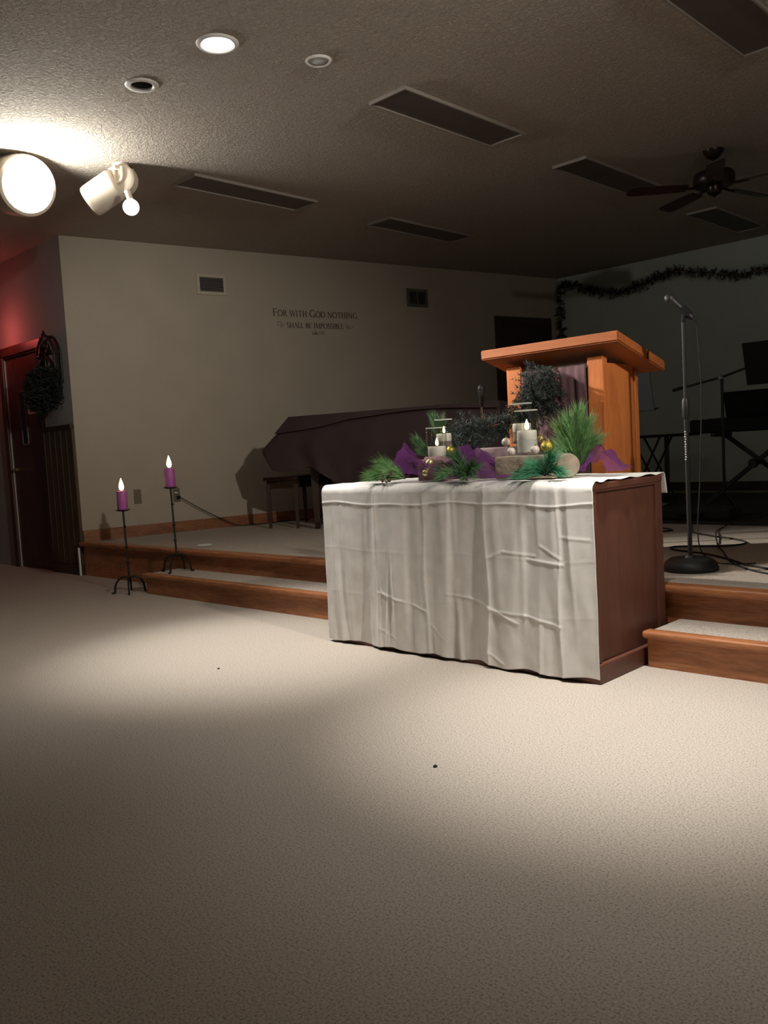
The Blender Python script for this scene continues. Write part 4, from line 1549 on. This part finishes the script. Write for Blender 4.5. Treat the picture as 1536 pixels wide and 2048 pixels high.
def glyph(ch):
    """serif capital: list of (x0,y0,x1,y1,width) strokes and its advance, for cap height 1"""
    S = []

    def st(x0, y0, x1, y1, w_=TH):
        S.append((x0, y0, x1, y1, w_))

    def serif(x, y, hw=0.15):
        S.append((x - hw, y, x + hw, y, 0.045))

    def arc(cx, cy, rx, ry, a0, a1, wf, n=14):
        P = [(cx + rx * cos(radians(a0 + (a1 - a0) * k / n)), cy + ry * sin(radians(a0 + (a1 - a0) * k / n)), radians(a0 + (a1 - a0) * k / n)) for k in range(n + 1)]
        for p, q in zip(P, P[1:]):
            am = (p[2] + q[2]) / 2
            S.append((p[0], p[1], q[0], q[1], wf(am)))
    thick = lambda a: TN + (TH - TN) * abs(cos(a))
    if ch == 'F':
        st(.18, 0, .18, 1); st(.18, .965, .66, .965, .07); st(.64, .98, .64, .84, .06); st(.18, .52, .52, .52, .07); st(.52, .6, .52, .44, .05); serif(.18, .02); serif(.18, .98)
        return S, .72
    if ch == 'O':
        arc(.5, .5, .42, .47, 0, 360, thick, 24)
        return S, 1.0
    if ch == 'R':
        st(.18, 0, .18, 1); arc(.30, .745, .27, .225, -90, 90, thick); st(.18, .965, .32, .965, .07); st(.18, .52, .32, .52, .07); st(.38, .52, .74, 0, .14); serif(.18, .02); serif(.18, .98); serif(.76, .02, .08)
        return S, .82
    if ch == 'W':
        st(.1, 1, .36, 0, .14); st(.36, 0, .60, .98, .07); st(.60, .98, .84, 0, .14); st(.84, 0, 1.1, 1, .07); serif(.1, .98); serif(1.1, .98, .12)
        return S, 1.18
    if ch == 'I':
        st(.2, 0, .2, 1); serif(.2, .02); serif(.2, .98)
        return S, .42
    if ch == 'T':
        st(.42, 0, .42, 1); st(.06, .965, .78, .965, .07); st(.07, .98, .07, .84, .05); st(.77, .98, .77, .84, .05); serif(.42, .02)
        return S, .84
    if ch == 'H':
        st(.18, 0, .18, 1); st(.74, 0, .74, 1); st(.18, .52, .74, .52, .07)
        for x in (.18, .74):
            serif(x, .02); serif(x, .98)
        return S, .94
    if ch == 'G':
        arc(.5, .5, .42, .47, 48, 318, thick, 22); st(.80, .36, .80, .06, .14); serif(.80, .40, .12); st(.77, .85, .77, .70, .05)
        return S, .96
    if ch == 'D':
        st(.18, 0, .18, 1); arc(.36, .5, .46, .47, -90, 90, thick, 18); st(.18, .965, .38, .965, .07); st(.18, .035, .38, .035, .07); serif(.12, .02, .08); serif(.12, .98, .08)
        return S, .92
    if ch == 'N':
        st(.16, 0, .16, 1, .08); st(.16, .98, .78, .02, .15); st(.78, 0, .78, 1, .08); serif(.16, .02); serif(.12, .98, .1); serif(.78, .98)
        return S, .96
    if ch == 'S':
        arc(.32, .73, .22, .235, 35, 270, thick); arc(.32, .26, .25, .24, -145, 90, thick); st(.52, .95, .52, .80, .05); st(.09, .22, .09, .06, .05)
        return S, .64
    if ch == 'A':
        st(.08, 0, .42, 1, .07); st(.42, 1, .76, 0, .15); st(.2, .36, .62, .36, .06); serif(.08, .02, .11); serif(.77, .02, .13)
        return S, .86
    if ch == 'L':
        st(.18, 0, .18, 1); st(.18, .035, .62, .035, .07); st(.61, .02, .61, .18, .05); serif(.18, .98); serif(.12, .02, .08)
        return S, .66
    if ch == 'B':
        st(.18, 0, .18, 1); arc(.30, .75, .24, .215, -90, 90, thick); arc(.32, .275, .29, .24, -90, 90, thick)
        st(.18, .965, .32, .965, .07); st(.18, .525, .32, .525, .06); st(.18, .035, .34, .035, .07); serif(.12, .02, .08); serif(.12, .98, .08)
        return S, .72
    if ch == 'E':
        st(.18, 0, .18, 1); st(.18, .965, .60, .965, .07); st(.18, .035, .63, .035, .07); st(.18, .52, .52, .52, .07); st(.59, .98, .59, .84, .05); st(.62, .02, .62, .17, .05); st(.52, .6, .52, .44, .05); serif(.12, .02, .08); serif(.12, .98, .08)
        return S, .72
    if ch == 'M':
        st(.12, 0, .18, 1, .07); st(.18, .98, .54, .05, .14); st(.54, .05, .90, .98, .07); st(.90, 1, .96, 0, .15); serif(.12, .02, .11); serif(.97, .02, .13); serif(.12, .98, .1); serif(.95, .98, .1)
        return S, 1.12
    if ch == 'P':
        st(.18, 0, .18, 1); arc(.30, .73, .27, .24, -90, 90, thick); st(.18, .965, .32, .965, .07); st(.18, .495, .32, .495, .06); serif(.18, .02); serif(.12, .98, .08)
        return S, .68
    return S, .42


def lay_text(runs, u0, u1, zb, zb1):
    """runs = [(char, cap height)]; fits them between u0 and u1 on the wall; returns a bmesh"""
    tot = 0
    for ch, hh in runs:
        tot += glyph(ch)[1] * hh
    k = (u1 - u0) / tot
    bm = B()
    x = u0
    for ch, hh in runs:
        S, adv = glyph(ch)
        for (x0, y0, x1, y1, wd) in S:
            zz = zb + (zb1 - zb) * (x - u0) / (u1 - u0)
            a = Vector((x + x0 * hh * k, zz + y0 * hh))
            b = Vector((x + x1 * hh * k, zz + y1 * hh))
            stroke(bm, a, b, wd * hh * 0.98)
        x += adv * hh * k
    return bm


def stroke(bm, a, b, wd):
    d = (b - a)
    if d.length < 1e-7:
        return
    d.normalize()
    n_ = Vector((-d.y, d.x)) * wd / 2
    e = d * min(0.002, wd * 0.08)
    q = [a - e + n_, a - e - n_, b + e - n_, b + e + n_]
    lo = [bm.verts.new(wp(p.x, p.y, 0.0006)) for p in q]
    hi = [bm.verts.new(wp(p.x, p.y, 0.0018)) for p in q]
    bm.faces.new(hi)
    for k in range(4):
        bm.faces.new((lo[k], lo[(k + 1) % 4], hi[(k + 1) % 4], hi[k]))


vl = thing('wall_lettering', 'brown serif lettering of a verse on the beige wall', 'lettering', wp(2.63, 2.40))
CH, SH = 0.078, 0.064
runs = []
for i, ch in enumerate('FOR WITH GOD NOTHING'):
    runs.append((ch, CH if i in (0, 9) else SH))
obj('verse_upper_line', lay_text(runs, 2.105, 3.15, 2.462, 2.468), TEXTM, vl, normals=False)
obj('verse_lower_line', lay_text([(c, 0.055) for c in 'SHALL BE IMPOSSIBLE'], 2.262, 2.965, 2.345, 2.351), TEXTM, vl, normals=False)
# small script reference line
bm = B()
REF = {'L': [(0, 1), (.05, .1), (.1, 0), (.5, .02)], 'u': [(0, .6), (.02, .12), (.2, .0), (.38, .2), (.4, .6), (.42, .05), (.5, 0)], 'k': [(0, 1.1), (.03, 0), (.05, .3), (.32, .6), (.1, .32), (.36, 0)],
       'e': [(0, .28), (.34, .36), (.22, .6), (.04, .42), (.04, .12), (.2, 0), (.4, .12)], '1': [(0, .8), (.14, 1), (.14, 0)], '3': [(0, .9), (.22, 1), (.3, .78), (.14, .55), (.34, .28), (.2, 0), (0, .08)],
       '7': [(0, 1), (.36, 1), (.12, 0)], ':': [(.06, .62), (.06, .55)], ' ': []}
x = 2.566
for ch in 'Luke 1:37':
    P = REF[ch]
    for a, b in zip(P, P[1:]):
        stroke(bm, Vector((x + a[0] * 0.034 * 0.95, 2.283 + a[1] * 0.034)), Vector((x + b[0] * 0.034 * 0.95, 2.283 + b[1] * 0.034)), 0.0045)
    if ch == ':':
        stroke(bm, Vector((x + 0.002, 2.289)), Vector((x + 0.002, 2.2865)), 0.0045)
    x += {'L': .020, ' ': .012, ':': .010, '1': .013}.get(ch, .0195)
obj('reference_line', bm, TEXTM, vl, normals=False)
for sgn, uc in ((1, 2.20), (-1, 3.02)):
    bm = B()
    for (r0, turns, du, dz, ph) in ((0.030, 0.85, -0.030 * sgn, 0.006, 0.3), (0.024, 0.9, 0.020 * sgn, 0.010, 2.2), (0.016, 1.0, -0.006 * sgn, -0.014, 4.0)):
        P = []
        for k in range(22):
            t = k / 21
            a = ph + sgn * t * turns * 2 * pi
            r = r0 * (1 - 0.75 * t)
            P.append(Vector((uc + du + r * cos(a), 2.372 + dz + r * sin(a))))
        for a, b in zip(P, P[1:]):
            stroke(bm, a, b, 0.0055)
    obj('scroll_flourish', bm, TEXTFAINT, vl, normals=False)


def wall_vent(u0, u1, z0, z1, label, fm, sm, nf=11, vert=False):
    v = thing('wall_vent', label, 'vent', wp((u0 + u1) / 2, z0), 'air vents on the beige wall')
    bm = B()
    t = 0.034
    wbox(bm, u0, u0 + t, z0, z1, 0.0, 0.014, 0.003)
    wbox(bm, u1 - t, u1, z0, z1, 0.0, 0.014, 0.003)
    wbox(bm, u0 + t, u1 - t, z0, z0 + t, 0.0, 0.014, 0.003)
    wbox(bm, u0 + t, u1 - t, z1 - t, z1, 0.0, 0.014, 0.003)
    obj('frame', bm, fm, v)
    bm = B()
    wbox(bm, u0 + t, u1 - t, z0 + t, z1 - t, 0.0005, 0.002)
    obj('duct_opening', bm, VENTVOID, v)
    if not vert:
        for k in range(nf):
            z = z0 + t + (z1 - z0 - 2 * t) * (k + 0.5) / nf
            bm = B()
            obox(bm, wp((u0 + u1) / 2, z, 0.007), DV, (NV * 0.75 + Vector((0, 0, -0.55))).normalized(), (Vector((0, 0, 0.75)) + NV * 0.55).normalized(), u1 - u0 - 2 * t, 0.012, 0.0022)
            obj('fin', bm, sm, v)
    else:
        for k in range(nf):
            u = u0 + t + (u1 - u0 - 2 * t) * (k + 0.5) / nf
            bm = B()
            wbox(bm, u - 0.0016, u + 0.0016, z0 + t, z1 - t, 0.002, 0.010)
            obj('fin', bm, sm, v)
        bm = B()
        wbox(bm, (u0 + u1) / 2 - 0.008, (u0 + u1) / 2 + 0.008, z0 + t, z1 - t, 0.002, 0.012)
        obj('centre_bar', bm, fm, v)
    return v


wall_vent(1.285, 1.603, 2.640, 2.845, 'pale louvred air vent with horizontal fins at the left of the beige wall', VENTM, VENTDK, 9)
wall_vent(3.838, 4.140, 2.635, 2.842, 'dark air grille to the right of the wall lettering', VENTDARKM, VENTDARKM, 8, True)


def outlet(u0, u1, z0, z1, label, m):
    o = thing('wall_outlet', label, 'outlet', wp((u0 + u1) / 2, z0), 'wall plates low on the beige wall')
    bm = B()
    wbox(bm, u0, u1, z0, z1, 0.0, 0.006, 0.002)
    obj('cover_plate', bm, m, o)
    for zc_ in (z0 + (z1 - z0) * 0.3, z0 + (z1 - z0) * 0.7):
        bm = B()
        wbox(bm, (u0 + u1) / 2 - 0.016, (u0 + u1) / 2 + 0.016, zc_ - 0.017, zc_ + 0.017, 0.006, 0.009, 0.002)
        obj('socket', bm, m, o)
    return o


outlet(0.500, 0.572, 0.622, 0.757, 'plain tan wall plate beside the nearer purple candle', BRONZEPL)
o2 = outlet(0.888, 0.958, 0.608, 0.742, 'dark wall outlet with a plug in it, behind the candle stand on the step', BRONZEPL)
bm = B()
wbox(bm, 0.900, 0.935, 0.693, 0.704, 0.006, 0.013, 0.002)
tag(obj('outlet_night_tab', bm, PAPER, o2), 'small white tab')
pg = thing('power_cord', 'thin dark power cord plugged into the outlet and falling to the platform', 'cord', wp(0.93, 0.66, 0.02))
bm = B()
wbox(bm, 0.918, 0.948, 0.640, 0.668, 0.009, 0.045, 0.005)
obj('plug', bm, BLACK, pg)
bm = B()
tube(bm, smoothpath([wp(0.945, 0.654, 0.04), wp(1.02, 0.60, 0.05), wp(1.18, 0.50, 0.05), wp(1.36, 0.40, 0.06), wp(1.52, 0.325, 0.08), wp(1.70, ZP + 0.006, 0.12), wp(1.95, ZP + 0.006, 0.10), wp(2.3, ZP + 0.006, 0.16)], 8), 0.0045, 8)
obj('wire', bm, RUBBER, pg, smooth=True)

bm = B()
lathe(bm, [(0, 0), (0.06, 0), (0.062, 0.003), (0.058, 0.007), (0, 0.008)], (-5.92, 3.93, ZP + 0.001), 28)
tag(obj('floor_outlet_cover', bm, PAPER, None, (-5.92, 3.93, ZP), True), 'small round white cover lying flat at the platform edge near the candle stand', 'cover')
# specks on the carpet
for (x, y, r, lab) in ((-1.758, 1.957, 0.007, 'dark speck of lint on the bright carpet in front of the altar'), (-3.432, 2.307, 0.006, 'tiny dark speck on the carpet left of the altar')):
    bm = B()
    ball(bm, (x, y, r * 0.5), r, 10, (1, 1, 0.5))
    for v in bm.verts:
        v.co += Vector((noise.noise(v.co * 300), noise.noise(v.co * 300 + Vector((5, 0, 0))), 0)) * 0.002
    tag(obj('carpet_speck', bm, RUBBER, None, (x, y, 0), True), lab, 'speck')

# ------------------------------------------------------------------ lantern and swag on the front left wall
ln = thing('wall_lantern', 'dark iron lantern with an arched top and a finial on the wall by the door', 'lantern', (-7.86, 3.70, 1.93))
LXc, LR = -7.865, 0.185
bm = B()
for yy in (3.69, 3.63):
    tube(bm, smoothpath([(LXc - LR, yy, 1.80), (LXc - LR, yy, 2.02), (LXc - LR * 0.86, yy, 2.12), (LXc - LR * 0.5, yy, 2.20), (LXc, yy, 2.235), (LXc + LR * 0.5, yy, 2.20), (LXc + LR * 0.86, yy, 2.12), (LXc + LR, yy, 2.02), (LXc + LR, yy, 1.80)], 5), 0.010, 8)
tube(bm, [(LXc, 3.69, 2.235), (LXc, 3.63, 2.235)], 0.009, 8)
for xx in (LXc - LR, LXc + LR):
    for zz in (2.05, 1.82):
        tube(bm, [(xx, 3.69, zz), (xx, 3.63, zz)], 0.008, 8)
for zz in (2.06, 1.82):
    tube(bm, [(LXc - LR, 3.63, zz), (LXc + LR, 3.63, zz)], 0.010, 8)
obj('iron_frame', bm, IRON, ln, smooth=True)
bm = B()
lathe(bm, [(0, 0), (0.02, 0.0), (0.024, 0.015), (0.010, 0.028), (0.013, 0.038), (0, 0.055)], (LXc, 3.63, 2.235), 14)
obj('finial', bm, IRON, ln, smooth=True)
bm = B()
# pierced iron ornament: a fleur in the arch and scrolls below it
for k in range(5):
    a = radians(90 + (k - 2) * 38)
    tube(bm, smoothpath([(LXc, 3.635, 2.06), (LXc + 0.07 * cos(a), 3.63, 2.06 + 0.07 * sin(a)), (LXc + 0.13 * cos(a), 3.63, 2.06 + 0.13 * sin(a))], 4), [0.012, 0.016, 0.02, 0.026, 0.030, 0.028, 0.022, 0.014, 0.006], 8)
for sg in (-1, 1):
    tube(bm, smoothpath([(LXc + sg * 0.02, 3.63, 2.05), (LXc + sg * 0.11, 3.63, 1.98), (LXc + sg * 0.16, 3.63, 1.90), (LXc + sg * 0.10, 3.63, 1.84), (LXc + sg * 0.05, 3.63, 1.90)], 5), 0.016, 8)
tube(bm, [(LXc, 3.63, 2.06), (LXc, 3.63, 1.82)], 0.018, 8)
obj('pierced_ornament', bm, IRON, ln, smooth=True)
bm = B()
box(bm, LXc - LR - 0.01, LXc + LR + 0.01, 3.62, 3.70, 1.79, 1.82, 0.004)
obj('bottom_tray', bm, IRON, ln)
random.seed(51)
sg_ = thing('greenery_swag', 'dense dark green greenery swag hanging below the wall lantern', 'greenery', (-7.93, 3.64, 1.75))
spec = []
for k in range(3000):
    a, b_ = random.uniform(-1, 1), random.uniform(-1, 1)
    if a * a * 0.55 + b_ * b_ * 0.8 > 1.0 * random.uniform(0.75, 1.05):
        continue
    x = -7.925 + a * 0.33
    z = 1.75 + b_ * 0.20
    y = 3.655 - 0.10 * sqrt(max(0.0, 1 - 0.5 * (a * a + b_ * b_))) * random.random()
    d = Vector((a * 0.8 + random.uniform(-0.6, 0.6), random.uniform(-0.9, -0.1), random.uniform(-0.9, 0.5))).normalized()
    p = Vector((x, y, z))
    q = p + d * random.uniform(0.035, 0.07)
    q.y = min(q.y, 3.66)
    q.x = min(q.x, W0.x - 0.01)
    spec.append((p, q, 0.006))
V, F = needles_mesh(spec)
raw('foliage', V, F, mat('swag_dark_green', (0.012, 0.020, 0.013), 0.8, var=0.3, vscale=40), sg_)
bm = B()
ball(bm, (-7.905, 3.665, 1.745), 0.17, 20, (1.55, 0.2, 1.0))
obj('moss_backing', bm, mat('swag_dark_green', (0.012, 0.020, 0.013), 0.8), sg_, smooth=True)

# ------------------------------------------------------------------ ceiling fixtures
def can_light(x, y, r, rt, label, on):
    s = thing('recessed_can_light', label, 'ceiling light', (x, y, ZC), 'recessed can lights in the ceiling')
    bm = B()
    lathe(bm, [(r - 0.004, 0.004), (r - 0.004, -0.004), (r + 0.004, -0.010), (rt - 0.006, -0.008), (rt, -0.002), (rt, 0.0)], (x, y, ZC), 40)
    obj('trim_ring', bm, WHITEM, s, smooth=True)
    bm = B()
    lathe(bm, [(r - 0.003, 0.0), (r * 0.86, 0.07), (r * 0.82, 0.13), (0, 0.13)], (x, y, ZC), 40)
    obj('reflector', bm, CANIN if on != 'dark' else CANDARK, s, smooth=True)
    bm = B()
    if on == 'lit':
        lathe(bm, [(0, 0.012), (r * 0.5, 0.014), (r * 0.86, 0.022), (r * 0.9, 0.03), (0, 0.03)], (x, y, ZC), 32)
        obj('lamp_lens', bm, LAMPON, s, smooth=True)
    else:
        lathe(bm, [(0, -0.012 if on == 'off' else 0.05), (r * 0.4, -0.010 if on == 'off' else 0.055), (r * (0.93 if on == 'off' else 0.7), 0.004 if on == 'off' else 0.075), (r * 0.7, 0.09), (0, 0.12)], (x, y, ZC), 32)
        obj('lamp_lens', bm, mat('frosted_lens', (0.62, 0.64, 0.66), 0.35) if on == 'off' else CANDARK, s, smooth=True)
    return s


can_light(-3.665, 2.725, 0.083, 0.108, 'large recessed ceiling light that is switched on', 'lit')
can_light(-3.489, 3.252, 0.058, 0.072, 'small pale recessed ceiling light, switched off, right of the lit one', 'off')
can_light(-4.324, 2.679, 0.062, 0.092, 'recessed ceiling light with a dark opening, left of the lit one', 'dark')
can_light(-1.50, 2.725, 0.083, 0.108, 'recessed ceiling light above the front of the altar steps at the right', 'lit')


def ceiling_panel(x0, y0, label, h=0.022):
    p = thing('ceiling_panel', label, 'ceiling panel', (x0 + 0.15, y0 + 0.6, ZC), 'long grey panels on the ceiling')
    x1, y1 = x0 + 0.30, y0 + 1.20
    bm = B()
    t = 0.013
    box(bm, x0, x0 + t, y0, y1, ZC - h, ZC, 0.002)
    box(bm, x1 - t, x1, y0, y1, ZC - h, ZC, 0.002)
    box(bm, x0 + t, x1 - t, y0, y0 + t, ZC - h, ZC, 0.002)
    box(bm, x0 + t, x1 - t, y1 - t, y1, ZC - h, ZC, 0.002)
    obj('frame', bm, PANELFR, p)
    bm = B()
    box(bm, x0 + t, x1 - t, y0 + t, y1 - t, ZC - h * 0.5, ZC - 0.001)
    obj('panel', bm, PANELM, p)
    return p


cp = ceiling_panel(-3.71, 3.85, 'long grey ceiling panel with a pale frame, nearest the lit recessed light')
dup(cp, (-3.56, 6.44, ZC), 'grey ceiling panel just left of the ceiling fan')
dup(cp, (-1.80, 4.47, ZC), 'grey ceiling panel cut by the top right corner of the photo')
dup(cp, (-5.55, 4.33, ZC), 'grey ceiling panel in the shade behind the white ceiling spotlights')
dup(cp, (-5.55, 6.40, ZC), 'dim grey ceiling panel above the dark wall grille')
dup(cp, (-3.56, 8.75, ZC), 'barely visible grey ceiling panel nearest the back wall, below the fan blades')

# white ceiling spotlights on brackets
def spotlight(head_c, axis, r, L, mount, label, lens, rear=True):
    s = thing('ceiling_spotlight', label, 'spotlight', (mount[0], mount[1], ZC), 'white spotlights hung from the ceiling')
    a = Vector(axis).normalized()
    c = Vector(head_c)
    bm = B()
    lathe(bm, [(0, -0.012), (r * 0.80, -0.012), (r * 0.95, 0.0), (r, 0.02), (r, L - 0.03), (r * 0.97, L - 0.008), (r * 0.9, L), (r * 0.86, L), (r * 0.84, L - 0.03), (0, L - 0.03)], c - a * (L / 2), 36, a)
    obj('barrel', bm, WHITEFIX, s, smooth=True)
    bm = B()
    lathe(bm, [(0, L - 0.028), (r * 0.83, L - 0.028), (r * 0.83, L - 0.012), (r * 0.6, L + 0.004), (0, L + 0.012)], c - a * (L / 2), 32, a)
    obj('lens', bm, lens, s, smooth=True)
    _, u, v = frame_of(a)
    rc = c - a * (L / 2 + 0.045)
    bm = B()
    side = a.cross(Vector((0, 0, 1))).normalized()
    lathe(bm, [(0, -0.05), (r * 0.75, -0.05), (r * 0.92, -0.035), (r * 0.95, 0.035), (r * 0.80, 0.05), (0, 0.05)], rc, 32, side)
    obj('knuckle', bm, WHITEFIX, s, smooth=True)
    bm = B()
    m3 = Vector((mount[0], mount[1], ZC))
    for sg in (-1, 1):
        q = rc + side * 0.062 * sg
        loop = []
        for k in range(9):
            t = pi + k * pi / 8
            loop.append(q + side * 0.0 + a * (0.032 * cos(t)) + Vector((0, 0, 0.032 * sin(t))))
        topz = m3.z - 0.035
        loop = [Vector((loop[0].x, loop[0].y, topz))] + loop + [Vector((loop[-1].x, loop[-1].y, topz))]
        tube(bm, loop, 0.011, 8)
    box(bm, rc.x - 0.05, rc.x + 0.05, rc.y - 0.075, rc.y + 0.075, ZC - 0.055, ZC - 0.028, 0.006)
    obj('yoke', bm, WHITEFIX, s, smooth=True)
    bm = B()
    lathe(bm, [(0, 0), (0.055, 0), (0.055, -0.014), (0.03, -0.03), (0, -0.032)], (rc.x, rc.y, ZC), 24)
    obj('ceiling_plate', bm, WHITEFIX, s, smooth=True)
    return s


sp_ = spotlight((-5.66, 3.13, 2.915), (-0.66, -0.56, -0.48), 0.112, 0.235, (-5.45, 3.2), 'white spotlight on a ceiling bracket, seen from the side beside the glaring one', LAMPSOFT)
bm = B()
ball(bm, (-5.335, 3.15, 2.745), 0.056, 28)
tag(obj('globe_lamp', bm, LAMPSOFT, sp_, smooth=True), 'round bluish white lamp below the bracket')
bm = B()
cyl(bm, (-5.34, 3.152, 2.795), (-5.375, 3.155, 2.86), 0.022, n=16)
obj('globe_socket', bm, WHITEFIX, sp_, smooth=True)
spotlight((-5.83, 2.62, 2.92), (0.80, 0.0, -0.22), 0.20, 0.24, (-5.80, 2.60), 'glaring white spotlight switched on at the left edge of the ceiling', FLOODON)

# ceiling fan
FX, FY = -2.755, 6.55
fan = thing('ceiling_fan', 'dark bronze ceiling fan with wooden blades over the platform', 'fan', (FX, FY, ZC))
bm = B()
lathe(bm, [(0, 0), (0.075, 0), (0.072, -0.02), (0.045, -0.055), (0.018, -0.07), (0, -0.07)], (FX, FY, ZC), 28)
obj('canopy', bm, FANM, fan, smooth=True)
bm = B()
cyl(bm, (FX, FY, ZC - 0.06), (FX, FY, 2.955), 0.012, n=12)
obj('downrod', bm, FANM, fan, smooth=True)
bm = B()
lathe(bm, [(0, 2.965), (0.035, 2.965), (0.05, 2.945), (0.135, 2.935), (0.15, 2.915), (0.15, 2.855), (0.135, 2.835), (0.06, 2.83), (0, 2.83)], (FX, FY, 0), 32)
obj('motor_housing', bm, FANM, fan, smooth=True)
bm = B()
lathe(bm, [(0, 2.83), (0.055, 2.83), (0.055, 2.795), (0.04, 2.775), (0.015, 2.765), (0, 2.75)], (FX, FY, 0), 24)
obj('switch_cup', bm, FANM, fan, smooth=True)
for k in range(5):
    a = radians(222 + k * 72)
    c_, s_ = cos(a), sin(a)
    r_ = Vector((c_, s_, 0))
    t_ = Vector((-s_, c_, 0)) * cos(radians(12)) + Vector((0, 0, sin(radians(12))))
    n_ = r_.cross(t_)
    bm = B()
    o0 = Vector((FX, FY, 2.835))
    V2 = []
    for (rr, hw) in ((0.20, 0.045), (0.24, 0.056), (0.55, 0.066), (0.62, 0.062), (0.65, 0.04)):
        V2.append((rr, hw))
    top_, bot_ = [], []
    prof2 = [(rr, hw) for rr, hw in V2] + [(rr, -hw) for rr, hw in reversed(V2)]
    for dz, lst in ((0.003, top_), (-0.003, bot_)):
        for rr, hw in prof2:
            lst.append(bm.verts.new(o0 + r_ * rr + t_ * hw + n_ * dz))
    bm.faces.new(top_)
    bm.faces.new(bot_[::-1])
    for i in range(len(top_)):
        j = (i + 1) % len(top_)
        bm.faces.new((top_[i], bot_[i], bot_[j], top_[j]))
    bl_ = obj('blade', bm, FANBL, fan)
    bm = B()
    tube(bm, [o0 + r_ * 0.10, o0 + r_ * 0.17 + Vector((0, 0, -0.006)), o0 + r_ * 0.25 + Vector((0, 0, -0.006))], 0.010, 8)
    obj('blade_iron', bm, FANM, bl_, smooth=True)
